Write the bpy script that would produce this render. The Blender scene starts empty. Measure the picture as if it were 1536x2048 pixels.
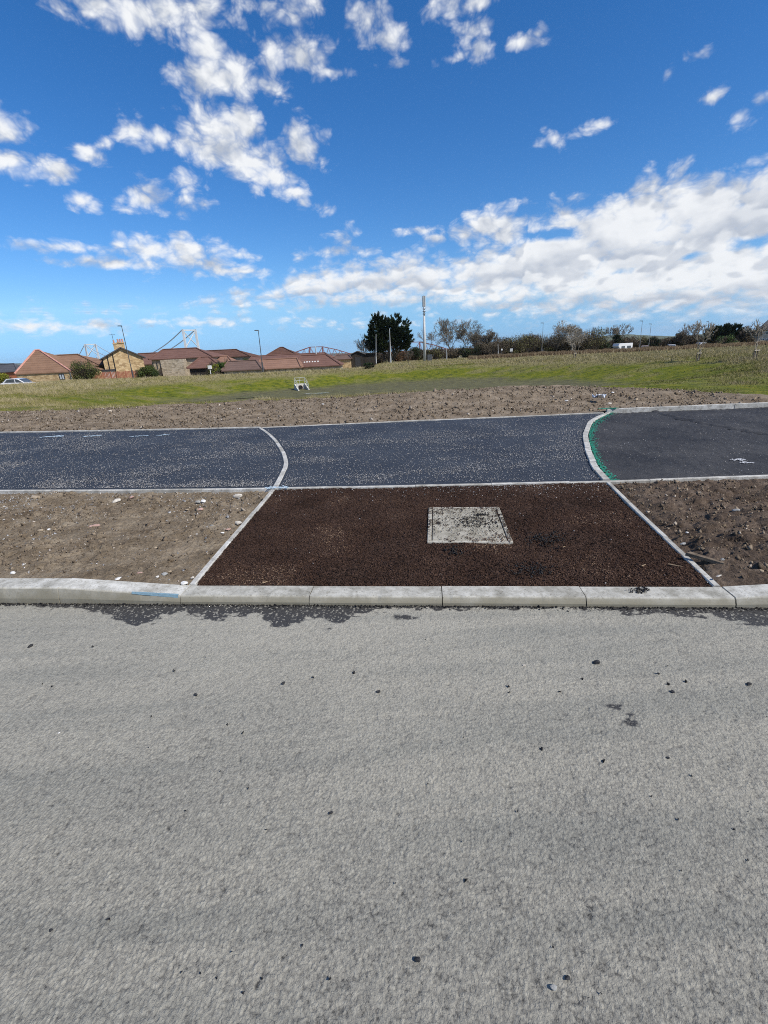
import bpy, bmesh, math, random
import numpy as np
from mathutils import Vector, Matrix

random.seed(7)
rng = np.random.default_rng(11)
scene = bpy.context.scene
COL = scene.collection
R = math.radians

# ------------------------------------------------------------------ camera
CAM_H, PITCH, ROLL, FPX = 1.65, 20.0, -2.8, 900.0      # focal length in photo pixels (1536 wide)
cam_data = bpy.data.cameras.new('camera')
cam_data.sensor_fit = 'VERTICAL'
cam_data.sensor_height = 36.0
cam_data.lens = 36.0 * FPX / 2048.0
cam_data.clip_start = 0.05
cam_data.clip_end = 40000
cam = bpy.data.objects.new('camera', cam_data)
COL.objects.link(cam)
_p, _r = R(PITCH), R(ROLL)
FW = np.array([0, math.cos(_p), -math.sin(_p)])
_UP = np.array([0, math.sin(_p), math.cos(_p)])
_RT = np.array([1.0, 0, 0])
RT = _RT * math.cos(_r) + _UP * math.sin(_r)
UP = _UP * math.cos(_r) - _RT * math.sin(_r)
m = Matrix(((RT[0], UP[0], -FW[0], 0), (RT[1], UP[1], -FW[1], 0), (RT[2], UP[2], -FW[2], CAM_H), (0, 0, 0, 1)))
cam.matrix_world = m
scene.camera = cam

def ray(px, py):
    return FW * FPX + RT * (px - 768.0) - UP * (py - 1024.0)
def at(px, py, D):
    """survey: the point seen at photo pixel px,py standing D metres ahead"""
    d = ray(px, py)
    return np.array([0, 0, CAM_H]) + d * (D / d[1])
def on_level(px, py, z=0.0):
    d = ray(px, py)
    return np.array([0, 0, CAM_H]) + d * ((z - CAM_H) / d[2])

# ------------------------------------------------------------------ sun + exposure
SUN_AZ = 125.0     # clockwise from the view direction (+Y): behind the camera, to the right
SUN_EL = 46.0
sun_data = bpy.data.lights.new('sun', 'SUN')
sun_data.energy = 5.0
sun_data.angle = R(0.53)
sun_data.color = (1.0, 0.945, 0.86)
sun = bpy.data.objects.new('sun', sun_data)
COL.objects.link(sun)
sd = Vector((math.sin(R(SUN_AZ)) * math.cos(R(SUN_EL)), math.cos(R(SUN_AZ)) * math.cos(R(SUN_EL)), math.sin(R(SUN_EL))))
sun.rotation_euler = sd.to_track_quat('Z', 'Y').to_euler()
sun.location = (0, 0, 60)

vs = scene.view_settings
vs.view_transform = 'Standard'
vs.look = 'None'
vs.exposure = 0.0
vs.gamma = 1.0
vs.use_curve_mapping = False
scene.display_settings.display_device = 'sRGB'
scene.cycles.use_denoising = False
scene.cycles.max_bounces = 5
scene.cycles.diffuse_bounces = 2
scene.cycles.glossy_bounces = 2
scene.cycles.volume_bounces = 0
scene.cycles.use_adaptive_sampling = True
scene.cycles.adaptive_threshold = 0.012
scene.cycles.filter_width = 1.0

# ------------------------------------------------------------------ world: clear spring sky with cumulus
world = bpy.data.worlds.new('World')
scene.world = world
world.use_nodes = True
wt = world.node_tree
wt.nodes.clear()
def wn(t, **kw):
    n = wt.nodes.new(t)
    for k, v in kw.items():
        setattr(n, k, v)
    return n
def wl(a, b):
    wt.links.new(a, b)
def wmath(op, a, b=None, c=None, clamp=False):
    n = wn('ShaderNodeMath', operation=op, use_clamp=clamp)
    for i, v in enumerate((a, b, c)):
        if v is None:
            continue
        if isinstance(v, (int, float)):
            n.inputs[i].default_value = v
        else:
            wl(v, n.inputs[i])
    return n.outputs[0]
SKY_STRENGTH = 0.10
sky = wn('ShaderNodeTexSky', sky_type='NISHITA', sun_disc=False)
sky.sun_elevation = R(SUN_EL)
sky.sun_rotation = R(SUN_AZ)
sky.altitude = 60
sky.air_density = 1.0
sky.dust_density = 0.1
sky.ozone_density = 1.6
hsv = wn('ShaderNodeHueSaturation')
hsv.inputs['Saturation'].default_value = 1.18
hsv.inputs['Value'].default_value = 1.12
# below the horizon the sky colour at the horizon simply goes on
skv = wn('ShaderNodeTexCoord')
ssep = wn('ShaderNodeSeparateXYZ')
wl(skv.outputs['Generated'], ssep.inputs[0])
scmb = wn('ShaderNodeCombineXYZ')
wl(ssep.outputs[0], scmb.inputs[0])
wl(ssep.outputs[1], scmb.inputs[1])
wl(wmath('MAXIMUM', ssep.outputs[2], 0.085), scmb.inputs[2])
wl(scmb.outputs[0], sky.inputs['Vector'])
tint = wn('ShaderNodeMix', data_type='RGBA', blend_type='MULTIPLY')
tint.inputs['Factor'].default_value = 1.0
wl(sky.outputs[0], tint.inputs['A'])
tint.inputs['B'].default_value = (0.74, 0.92, 1.20, 1)
wl(tint.outputs['Result'], hsv.inputs['Color'])
tc = wn('ShaderNodeTexCoord')
sep = wn('ShaderNodeSeparateXYZ')
wl(tc.outputs['Generated'], sep.inputs[0])
az_s = wmath('ARCTAN2', sep.outputs[0], sep.outputs[1])
el_s = wmath('ARCSINE', sep.outputs[2])
# (photo pixel x, y, half width, half height, weight) of every cloud in the photograph
CLOUDS = [
 (200,8,80,34,.75),(270,22,80,48,1),(340,25,80,46,1),(405,20,60,40,.85),(130,8,40,22,.4),
 (515,8,34,16,.5),(590,18,32,24,.55),(632,14,16,30,.5),(735,42,36,36,.8),(770,80,38,28,.8),(795,128,28,10,.5),
 (900,8,40,34,.8),(950,4,34,18,.8),(945,62,30,26,.6),(955,100,24,28,.6),(905,118,26,10,.4),(1050,80,36,15,.65),(1075,68,14,12,.6),
 (415,95,45,34,.9),(400,160,52,42,.85),(460,150,80,52,1),(520,165,60,34,.9),(545,120,34,52,.75),(605,115,46,40,.85),(660,142,26,8,.4),
 (265,262,34,24,.6),(320,275,44,20,.7),(385,285,60,34,.9),(430,250,56,48,1),(490,245,38,44,1),(445,300,80,44,1),
 (500,325,66,40,1),(545,355,50,34,1),(590,385,30,16,.8),(605,405,16,12,.6),(600,295,40,48,.85),(555,320,34,30,.8),
 (175,305,30,18,.65),(205,290,16,14,.5),(0,262,64,40,.9),(20,320,95,30,.95),(110,340,46,22,.85),
 (172,405,32,18,.75),(290,395,44,32,.85),(250,420,24,10,.6),(375,365,24,24,.55),(385,408,30,16,.4),(648,415,20,13,.55),
 (680,468,24,20,.6),(680,502,36,11,.6),(600,515,12,9,.4),(745,500,22,10,.4),
 (110,492,80,11,.6),(305,505,60,34,.85),(375,510,70,34,.9),(420,525,60,26,.85),(240,527,90,13,.75),(470,543,70,11,.75),(470,510,46,14,.6),(240,490,14,10,.45),
 (835,462,38,12,.7),(865,475,24,16,.65),
 (1338,150,16,18,.6),(1396,115,20,11,.45),(1425,195,24,13,.65),(1475,232,40,24,.8),(1515,205,24,16,.65),(1112,276,34,16,.7),(1200,248,32,13,.6),(1355,340,26,22,.6),
 (930,468,30,20,.9),(970,452,46,34,1.1),(1012,462,44,46,1.1),
 (120,652,300,13,.55),(420,645,220,9,.4),(760,648,160,5,.3),
]
def az_el(px, py):
    d = ray(px, py)
    d = d / np.linalg.norm(d)
    return math.atan2(d[0], d[1]), math.asin(d[2])
GAPS = [(1105,470,85,15,1.3),(1382,511,30,12,1.0),(1240,545,40,10,.8),(1510,482,70,16,1.2)]   # blue holes in the bank
BANK_TOP = [(350,612),(400,594),(450,586),(500,574),(540,566),(580,548),(640,528),(700,522),(760,510),(820,500),(880,508),(940,500),(1000,480),(1046,470),(1060,428),(1100,412),(1180,398),(1250,368),(1300,340),(1330,352),(1390,332),(1430,336),(1480,326),(1536,318)]
BANK_LOW = [(350,622),(450,628),(560,626),(700,630),(850,634),(1000,640),(1100,650),(1300,655),(1536,660)]
def blob_field(p, blobs):
    acc = None
    for (px, py, rx, ry, w) in blobs:
        a, e = az_el(px, py)
        a1, e1 = az_el(px + rx, py)
        a2, e2 = az_el(px, py - ry)
        ra, re = math.hypot(a1 - a, e1 - e) * 1.18, math.hypot(a2 - a, e2 - e) * 1.18
        v = wn('ShaderNodeVectorMath', operation='MULTIPLY_ADD')
        wl(p, v.inputs[0])
        v.inputs[1].default_value = (1 / ra, 1 / re, 0)
        v.inputs[2].default_value = (-a / ra, -e / re, 0)
        ln = wn('ShaderNodeVectorMath', operation='LENGTH')
        wl(v.outputs[0], ln.inputs[0])
        s = wmath('MULTIPLY_ADD', ln.outputs['Value'], -w, w)
        acc = s if acc is None else wmath('MAXIMUM', acc, s)
    return acc
def az_curve(az, pts):
    """elevation of an outline as a function of azimuth (a curve of -1..1 rad, value 0..0.6 rad)"""
    n = wn('ShaderNodeFloatCurve')
    c = n.mapping.curves[0]
    ae = [az_el(*q) for q in pts]
    ae = [(-1.0, ae[0][1])] + ae + [(1.0, ae[-1][1])]
    n.mapping.use_clip = False
    pp = [((a + 1) / 2, e / 0.6) for a, e in ae]
    while len(c.points) < len(pp):
        c.points.new(0.5, 0.5)
    for q, v in zip(c.points, pp):
        q.location = v
        q.handle_type = 'AUTO_CLAMPED'
    n.mapping.update()
    wl(wmath('MULTIPLY_ADD', az, 0.5, 0.5, clamp=True), n.inputs['Value'])
    return wmath('MULTIPLY', n.outputs[0], 0.6)
def cloud_noise(az, el, det, vdet):
    """billowing noise, finer and flatter towards the horizon"""
    g = wmath('LOGARITHM', wmath('ADD', wmath('MAXIMUM', el, 0.0), 0.08), math.e)
    c = wn('ShaderNodeCombineXYZ')
    wl(az, c.inputs[0])
    wl(wmath('MULTIPLY_ADD', el, 1.15, wmath('MULTIPLY', g, 0.12)), c.inputs[1])
    wp = wn('ShaderNodeTexNoise', noise_dimensions='2D')       # gentle swirl
    wp.inputs['Scale'].default_value = 16.0
    wp.inputs['Detail'].default_value = 2.0
    wl(c.outputs[0], wp.inputs['Vector'])
    wv = wn('ShaderNodeVectorMath', operation='MULTIPLY_ADD')
    wl(wp.outputs['Color'], wv.inputs[0])
    wv.inputs[1].default_value = (0.030, 0.030, 0.0)
    wl(c.outputs[0], wv.inputs[2])
    n1 = wn('ShaderNodeTexNoise', noise_dimensions='2D')
    n1.inputs['Scale'].default_value = 11.0
    n1.inputs['Detail'].default_value = det
    n1.inputs['Roughness'].default_value = 0.64
    wl(wv.outputs[0], n1.inputs['Vector'])
    v1 = wn('ShaderNodeTexVoronoi', voronoi_dimensions='2D', feature='SMOOTH_F1')
    v1.inputs['Smoothness'].default_value = 0.35
    v1.inputs['Scale'].default_value = 24.0
    v1.inputs['Detail'].default_value = vdet
    v1.inputs['Roughness'].default_value = 0.55
    wl(wv.outputs[0], v1.inputs['Vector'])
    a = wmath('MULTIPLY_ADD', n1.outputs[0], 2.1, -1.05)
    b = wmath('MULTIPLY_ADD', v1.outputs['Distance'], -0.75, 0.33)
    return wmath('MULTIPLY_ADD', a, 0.50, wmath('MULTIPLY', b, 1.05))
cxy = wn('ShaderNodeCombineXYZ')
wl(az_s, cxy.inputs[0])
wl(el_s, cxy.inputs[1])
field = blob_field(cxy.outputs[0], CLOUDS)
top, low = az_curve(az_s, BANK_TOP), az_curve(az_s, BANK_LOW)
up_in = wmath('MULTIPLY', wmath('SUBTRACT', top, el_s), 24.0)
low_in = wmath('MULTIPLY', wmath('SUBTRACT', el_s, low), 14.0)
bank = wmath('MINIMUM', wmath('MINIMUM', up_in, low_in), 1.1)
bank = wmath('SUBTRACT', bank, wmath('MAXIMUM', blob_field(cxy.outputs[0], GAPS), 0.0))
is_bank = wmath('MULTIPLY_ADD', wmath('SUBTRACT', bank, field), 6.0, 0.5, clamp=True)
height_in = wmath('DIVIDE', wmath('SUBTRACT', el_s, low), wmath('MAXIMUM', wmath('SUBTRACT', top, low), 0.012))
field = wmath('MAXIMUM', field, bank)
# the rest of the sky (outside the photograph) carries the same scattered cumulus
c2 = wn('ShaderNodeCombineXYZ')
wl(wmath('COSINE', az_s), c2.inputs[0])
wl(wmath('SINE', az_s), c2.inputs[1])
wl(wmath('MULTIPLY', el_s, 2.4), c2.inputs[2])
n2 = wn('ShaderNodeTexNoise')
n2.inputs['Scale'].default_value = 3.2
n2.inputs['Detail'].default_value = 1.0
wl(c2.outputs[0], n2.inputs['Vector'])
away = wn('ShaderNodeMapRange', interpolation_type='SMOOTHSTEP')
wl(wmath('MAXIMUM', wmath('ABSOLUTE', az_s), wmath('ADD', el_s, 0.20)), away.inputs['Value'])
away.inputs['From Min'].default_value = 0.80
away.inputs['From Max'].default_value = 0.98
wide = wmath('MULTIPLY', wmath('MULTIPLY_ADD', n2.outputs[0], 4.0, -2.15), away.outputs[0])
wide = wmath('SUBTRACT', wide, wmath('MULTIPLY_ADD', away.outputs[0], -1.0, 1.0))
field = wmath('MAXIMUM', wmath('MAXIMUM', field, wide), -0.9)
na = cloud_noise(az_s, el_s, 8.0, 3.0)
nb = cloud_noise(wmath('ADD', az_s, 0.010), wmath('ADD', el_s, 0.020), 4.0, 1.0)
d0 = wmath('ADD', field, wmath('ADD', na, 0.36))
d1 = wmath('ADD', field, wmath('ADD', nb, 0.36))
alpha = wn('ShaderNodeMapRange')
alpha.interpolation_type = 'SMOOTHSTEP'
wl(d0, alpha.inputs['Value'])
alpha.inputs['From Min'].default_value = -0.10
alpha.inputs['From Max'].default_value = 1.0
def puff_noise(az, el):
    """the big puffs of the bank: sunny tops, grey flat bases"""
    g = wmath('LOGARITHM', wmath('ADD', wmath('MAXIMUM', el, 0.0), 0.05), math.e)
    c = wn('ShaderNodeCombineXYZ')
    wl(az, c.inputs[0])
    wl(wmath('MULTIPLY', g, 0.36), c.inputs[1])
    n = wn('ShaderNodeTexNoise', noise_dimensions='2D')
    n.inputs['Scale'].default_value = 9.0
    n.inputs['Detail'].default_value = 3.0
    n.inputs['Roughness'].default_value = 0.45
    wl(c.outputs[0], n.inputs['Vector'])
    return n.outputs[0]
pa = puff_noise(az_s, el_s)
pb = puff_noise(wmath('ADD', az_s, 0.008), wmath('ADD', el_s, 0.022))
lit = wmath('MULTIPLY_ADD', wmath('SUBTRACT', na, nb), 0.85, 0.80)
lit = wmath('MULTIPLY_ADD', wmath('SUBTRACT', pa, pb), 3.4, lit, clamp=True)
# the bank is rows of cumulus one behind the other: flat grey bases, billowing sunny tops
rows_n = wmath('FRACT', wmath('ADD', wmath('MULTIPLY_ADD', height_in, 2.7, wmath('MULTIPLY', nb, 0.50)), wmath('MULTIPLY', pa, 1.5)))
rsh = wn('ShaderNodeMapRange', interpolation_type='SMOOTHSTEP')
wl(rows_n, rsh.inputs['Value'])
rsh.inputs['From Min'].default_value = 0.05
rsh.inputs['From Max'].default_value = 0.60
rsh.inputs['To Min'].default_value = 0.12
rsh.inputs['To Max'].default_value = 1.0
rtop = wn('ShaderNodeMapRange', interpolation_type='SMOOTHSTEP')      # soft crest
wl(rows_n, rtop.inputs['Value'])
rtop.inputs['From Min'].default_value = 0.80
rtop.inputs['From Max'].default_value = 1.0
rtop.inputs['To Min'].default_value = 1.0
rtop.inputs['To Max'].default_value = 0.14
row_l = wmath('MULTIPLY', rsh.outputs[0], rtop.outputs[0])
rmix = wn('ShaderNodeMix', data_type='FLOAT')
wl(wmath('MULTIPLY', is_bank, 0.62), rmix.inputs['Factor'])
wl(lit, rmix.inputs['A'])
wl(row_l, rmix.inputs['B'])
lit = rmix.outputs['Result']
# thick middles and bases are greyer than the thin sunny rims
thick = wn('ShaderNodeMapRange')
wl(d1, thick.inputs['Value'])
thick.inputs['From Min'].default_value = 0.5
thick.inputs['From Max'].default_value = 1.25
thick.inputs['To Min'].default_value = 1.0
thick.inputs['To Max'].default_value = 0.88
lit = wmath('MULTIPLY', lit, thick.outputs[0], clamp=True)
ccol = wn('ShaderNodeMix', data_type='RGBA')
wl(lit, ccol.inputs['Factor'])
ccol.inputs['A'].default_value = (4.9, 5.4, 6.3, 1)
ccol.inputs['B'].default_value = (9.6, 9.75, 9.9, 1)
smix = wn('ShaderNodeMix', data_type='RGBA')
# nothing below the horizon, thinner right at it
hz = wn('ShaderNodeMapRange')
wl(el_s, hz.inputs['Value'])
hz.inputs['From Min'].default_value = -0.005
hz.inputs['From Max'].default_value = 0.05
hz.inputs['To Min'].default_value = 0.25
wl(wmath('MULTIPLY', wmath('MULTIPLY', alpha.outputs[0], hz.outputs[0]), 0.97), smix.inputs['Factor'])
wl(hsv.outputs[0], smix.inputs['A'])
wl(ccol.outputs['Result'], smix.inputs['B'])
bg = wn('ShaderNodeBackground')
bg.inputs['Strength'].default_value = SKY_STRENGTH
wl(smix.outputs['Result'], bg.inputs['Color'])
wo = wn('ShaderNodeOutputWorld')
wl(bg.outputs[0], wo.inputs['Surface'])
world.cycles.sampling_method = 'NONE'

# ------------------------------------------------------------------ helpers: noise
def _hash(ix, iy, seed):
    h = (ix.astype(np.int64) * 374761393 + iy.astype(np.int64) * 668265263 + seed * 974634777) & 0xFFFFFFFF
    h = ((h ^ (h >> 13)) * 1274126177) & 0xFFFFFFFF
    h = ((h ^ (h >> 16)) * 2246822519) & 0xFFFFFFFF
    return ((h ^ (h >> 15)) & 0xFFFFFF) / float(0xFFFFFF)
def vnoise(x, y, seed=0):
    ix, iy = np.floor(x), np.floor(y)
    fx, fy = x - ix, y - iy
    fx, fy = fx * fx * fx * (fx * (fx * 6 - 15) + 10), fy * fy * fy * (fy * (fy * 6 - 15) + 10)
    a, b = _hash(ix, iy, seed), _hash(ix + 1, iy, seed)
    c, d = _hash(ix, iy + 1, seed), _hash(ix + 1, iy + 1, seed)
    return (a + (b - a) * fx) * (1 - fy) + (c + (d - c) * fx) * fy
def fbm(x, y, seed=0, octv=4, gain=0.5):
    s, amp, tot = 0, 1.0, 0.0
    for o in range(octv):
        s = s + amp * vnoise(x * 2.03 ** o + 17.3 * o, y * 2.03 ** o - 9.1 * o, seed + o)
        tot += amp
        amp *= gain
    return s / tot
def worley(x, y, seed=0):
    """distance to the nearest of jittered cell points and that cell's random value"""
    ix, iy = np.floor(x), np.floor(y)
    best = np.full(x.shape, 9.0)
    val = np.zeros(x.shape)
    for dx in (-1, 0, 1):
        for dy in (-1, 0, 1):
            cx, cy = ix + dx, iy + dy
            px, py = cx + _hash(cx, cy, seed), cy + _hash(cx, cy, seed + 5)
            d = np.hypot(px - x, py - y)
            k = d < best
            best = np.where(k, d, best)
            val = np.where(k, _hash(cx, cy, seed + 9), val)
    return best, val
def sstep(a, b, x):
    t = np.clip((x - a) / (b - a), 0, 1)
    return t * t * (3 - 2 * t)

# ------------------------------------------------------------------ helpers: materials
MATS = {}
def new_mat(name):
    mt = bpy.data.materials.new(name)
    mt.use_nodes = True
    nt = mt.node_tree
    nt.nodes.clear()
    out = nt.nodes.new('ShaderNodeOutputMaterial')
    bs = nt.nodes.new('ShaderNodeBsdfPrincipled')
    nt.links.new(bs.outputs[0], out.inputs['Surface'])
    MATS[name] = mt
    return mt, nt, bs
def nnode(nt, t, **kw):
    n = nt.nodes.new(t)
    for k, v in kw.items():
        setattr(n, k, v)
    return n
def ramp(nt, fac, stops, interp='LINEAR'):
    n = nt.nodes.new('ShaderNodeValToRGB')
    n.color_ramp.interpolation = interp
    e = n.color_ramp.elements
    while len(e) < len(stops):
        e.new(0.5)
    for k, (p, c) in zip(e, stops):
        k.position = p
        k.color = (*c, 1) if len(c) == 3 else c
    nt.links.new(fac, n.inputs[0])
    return n.outputs[0]
def noise(nt, scale, detail=4, rough=0.55, vec=None, dist=0.0):
    n = nt.nodes.new('ShaderNodeTexNoise')
    n.inputs['Scale'].default_value = scale
    n.inputs['Detail'].default_value = detail
    n.inputs['Roughness'].default_value = rough
    n.inputs['Distortion'].default_value = dist
    if vec is None:
        vec = obj_coord(nt)
    nt.links.new(vec, n.inputs['Vector'])
    return n.outputs[0]
def obj_coord(nt):
    for n in nt.nodes:
        if n.type == 'NEW_GEOMETRY':
            return n.outputs['Position']
    return nt.nodes.new('ShaderNodeNewGeometry').outputs['Position']
def mixc(nt, fac, a, b, mode='MIX'):
    n = nt.nodes.new('ShaderNodeMix')
    n.data_type = 'RGBA'
    n.blend_type = mode
    for s, v in (('Factor', fac), ('A', a), ('B', b)):
        if isinstance(v, (int, float)):
            n.inputs[s].default_value = v
        elif isinstance(v, tuple):
            n.inputs[s].default_value = (*v, 1)
        else:
            nt.links.new(v, n.inputs[s])
    return n.outputs['Result']
def mth(nt, op, a, b=None, clamp=False):
    n = nt.nodes.new('ShaderNodeMath')
    n.operation = op
    n.use_clamp = clamp
    for i, v in enumerate((a, b)):
        if v is None:
            continue
        if isinstance(v, (int, float)):
            n.inputs[i].default_value = v
        else:
            nt.links.new(v, n.inputs[i])
    return n.outputs[0]
def attr(nt, name):
    n = nt.nodes.new('ShaderNodeAttribute')
    n.attribute_name = name
    return n.outputs['Fac']
def bump(nt, bs, h, strength=0.5, dist=0.01):
    n = nt.nodes.new('ShaderNodeBump')
    n.inputs['Strength'].default_value = strength
    n.inputs['Distance'].default_value = dist
    nt.links.new(h, n.inputs['Height'])
    nt.links.new(n.outputs[0], bs.inputs['Normal'])
def simple(name, c0, c1, scale=3.0, rough=0.8, bs_=0.3, bd=0.01, bscale=None, detail=5, metal=0.0, spec=0.3):
    """two-tone mottled material with fine relief"""
    mt, nt, bs = new_mat(name)
    n = noise(nt, scale, detail)
    nt.links.new(ramp(nt, n, [(0.32, c0), (0.68, c1)]), bs.inputs['Base Color'])
    bs.inputs['Roughness'].default_value = rough
    bs.inputs['Metallic'].default_value = metal
    bs.inputs['Specular IOR Level'].default_value = spec
    if bs_:
        bump(nt, bs, noise(nt, bscale or scale * 6, 4), bs_, bd)
    return mt
def leafy(name, stops, rough=0.7, trans=0.0):
    """colour from the per-leaf random value"""
    mt, nt, bs = new_mat(name)
    nt.links.new(ramp(nt, attr(nt, 'rnd'), stops), bs.inputs['Base Color'])
    bs.inputs['Roughness'].default_value = rough
    bs.inputs['Specular IOR Level'].default_value = 0.2
    return mt

# ------------------------------------------------------------------ helpers: meshes and things
def big_mesh(name, verts, faces, mat, parent=None, smooth=False, attrs=None):
    """verts (n,3), faces (m,3) or (m,4) numpy arrays"""
    me = bpy.data.meshes.new(name)
    nv, nf, k = len(verts), len(faces), faces.shape[1]
    me.vertices.add(nv)
    me.vertices.foreach_set('co', np.ascontiguousarray(verts, dtype=np.float32).ravel())
    me.loops.add(nf * k)
    me.loops.foreach_set('vertex_index', np.ascontiguousarray(faces, dtype=np.int32).ravel())
    me.polygons.add(nf)
    me.polygons.foreach_set('loop_start', np.arange(0, nf * k, k, dtype=np.int32))
    me.polygons.foreach_set('loop_total', np.full(nf, k, dtype=np.int32))
    if smooth:
        me.polygons.foreach_set('use_smooth', np.ones(nf, dtype=bool))
    for an, av in (attrs or {}).items():
        a = me.attributes.new(an, 'FLOAT', 'POINT')
        a.data.foreach_set('value', np.ascontiguousarray(av, dtype=np.float32).ravel())
    me.update(calc_edges=True)
    me.validate()
    if mat is not None:
        me.materials.append(mat)
    o = bpy.data.objects.new(name, me)
    COL.objects.link(o)
    if parent is not None:
        o.parent = parent
    return o
def grid_faces(nu, nv):
    i = np.arange(nu - 1)[:, None] * nv + np.arange(nv - 1)[None, :]
    i = i.ravel()
    return np.stack([i, i + nv, i + nv + 1, i + 1], 1)
class MB:
    """collects shapes into one mesh"""
    def __init__(s):
        s.v, s.f = [], []
    def add(s, vs, fs):
        b = len(s.v)
        s.v += [tuple(float(c) for c in q) for q in vs]
        s.f += [tuple(b + i for i in q) for q in fs]
        return s
    def hexa(s, p):      # 8 corners: 4 bottom (ccw), 4 top
        return s.add(p, [(3, 2, 1, 0), (4, 5, 6, 7), (0, 1, 5, 4), (1, 2, 6, 5), (2, 3, 7, 6), (3, 0, 4, 7)])
    def box(s, x0, x1, y0, y1, z0, z1, T=None):
        p = [(x0, y0, z0), (x1, y0, z0), (x1, y1, z0), (x0, y1, z0), (x0, y0, z1), (x1, y0, z1), (x1, y1, z1), (x0, y1, z1)]
        if T is not None:
            p = [T @ Vector(q) for q in p]
        return s.hexa(p)
    def tube(s, p0, p1, r0, r1=None, n=6, cap=True):
        r1 = r0 if r1 is None else r1
        p0, p1 = Vector(p0), Vector(p1)
        d = (p1 - p0).normalized()
        a = d.orthogonal().normalized()
        b = d.cross(a)
        vs = []
        for p, r in ((p0, r0), (p1, r1)):
            for i in range(n):
                t = 2 * math.pi * i / n
                vs.append(p + (a * math.cos(t) + b * math.sin(t)) * r)
        fs = [(i, (i + 1) % n, n + (i + 1) % n, n + i) for i in range(n)]
        if cap:
            fs += [tuple(range(n - 1, -1, -1)), tuple(range(n, 2 * n))]
        return s.add(vs, fs)
    def prism(s, pts, d):   # polygon pts (list of 3-vectors) pushed by d
        n = len(pts)
        q = [Vector(p) for p in pts]
        d = Vector(d)
        fs = [tuple(range(n - 1, -1, -1)), tuple(range(n, 2 * n))] + [(i, (i + 1) % n, n + (i + 1) % n, n + i) for i in range(n)]
        return s.add(q + [p + d for p in q], fs)
    def build(s, name, mat, parent=None, smooth=False, bevel=0.0):
        me = bpy.data.meshes.new(name)
        me.from_pydata(s.v, [], s.f)
        bm = bmesh.new()
        bm.from_mesh(me)
        bmesh.ops.recalc_face_normals(bm, faces=bm.faces)
        if bevel:
            bmesh.ops.bevel(bm, geom=bm.edges[:], offset=bevel, segments=1, affect='EDGES', profile=0.5)
        bm.to_mesh(me)
        bm.free()
        if smooth:
            me.polygons.foreach_set('use_smooth', [True] * len(me.polygons))
        me.materials.append(mat)
        o = bpy.data.objects.new(name, me)
        COL.objects.link(o)
        if parent is not None:
            o.parent = parent
        return o
def tag(o, label=None, cat=None, group=None, kind=None):
    for k, v in (('label', label), ('category', cat), ('group', group), ('kind', kind)):
        if v:
            o[k] = v
    return o
def thing(name, loc=(0, 0, 0), label=None, cat=None, group=None, kind=None, rz=0.0):
    o = bpy.data.objects.new(name, None)
    o.empty_display_size = 0.2
    COL.objects.link(o)
    o.location = [float(c) for c in loc]
    o.rotation_euler = (0, 0, rz)
    return tag(o, label, cat, group, kind)
def copy_tree(o, parent=None):
    c = o.copy()
    COL.objects.link(c)
    c.parent = parent
    for ch in list(o.children):
        copy_tree(ch, c)
    return c
def poly_sample(pts, step):
    """points every ~step metres along a polyline (smoothed through Catmull-Rom)"""
    P = [np.array(p, float) for p in pts]
    P = [2 * P[0] - P[1]] + P + [2 * P[-1] - P[-2]]
    out = []
    for i in range(1, len(P) - 2):
        n = max(2, int(np.linalg.norm(P[i + 1] - P[i]) / 0.03))
        for k in range(n):
            t = k / n
            a, b, c, d = P[i - 1], P[i], P[i + 1], P[i + 2]
            out.append(0.5 * ((2 * b) + (-a + c) * t + (2 * a - 5 * b + 4 * c - d) * t * t + (-a + 3 * b - 3 * c + d) * t ** 3))
    out.append(P[-2])
    out = np.array(out)
    s = np.concatenate([[0], np.cumsum(np.linalg.norm(np.diff(out, axis=0), axis=1))])
    n = max(2, int(round(s[-1] / step)) + 1)
    q = np.linspace(0, s[-1], n)
    return np.stack([np.interp(q, s, out[:, k]) for k in range(out.shape[1])], 1)
def tetra_scatter(name, pos, size, elong, thick, mat, rnd=None, tilt=0.5, parent=None):
    """many small shards as one mesh; pos (n,3), size (n,)"""
    n = len(pos)
    yaw = rng.uniform(0, 2 * np.pi, n)
    tl = rng.normal(0, tilt, n)
    ax = np.stack([np.cos(yaw) * np.cos(tl), np.sin(yaw) * np.cos(tl), np.sin(tl)], 1)
    sd_ = np.stack([-np.sin(yaw), np.cos(yaw), np.zeros(n)], 1)
    up = np.cross(ax, sd_)
    L, W, H = size[:, None] * elong, size[:, None], size[:, None] * thick
    v = np.stack([pos - ax * L * .5 - up * H * .3, pos + ax * L * .5 - up * H * .3, pos + sd_ * W * .5 - up * H * .2, pos - sd_ * W * .3 + up * H * .7], 1)
    b = np.arange(n)[:, None] * 4
    f = np.concatenate([b + np.array(t) for t in ((0, 1, 2), (0, 3, 1), (1, 3, 2), (2, 3, 0))])
    r = rng.random(n) if rnd is None else rnd
    return big_mesh(name, v.reshape(-1, 3), f, mat, parent, attrs={'rnd': np.repeat(r, 4)})

# ------------------------------------------------------------------ the lie of the land
# near frame: u runs along the kerb to the right, v away from the road
KA = math.atan2(-0.54, 5.28)
KU = np.array([math.cos(KA), math.sin(KA)])
KV = np.array([-math.sin(KA), math.cos(KA)])
def uv2xy(u, v):
    return np.asarray(u)[..., None] * KU + np.asarray(v)[..., None] * KV
V_FOOT, V_ARRIS, V_BACK = 2.65, 2.672, 2.815
H_FULL, H_DROP = 0.125, 0.062

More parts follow.
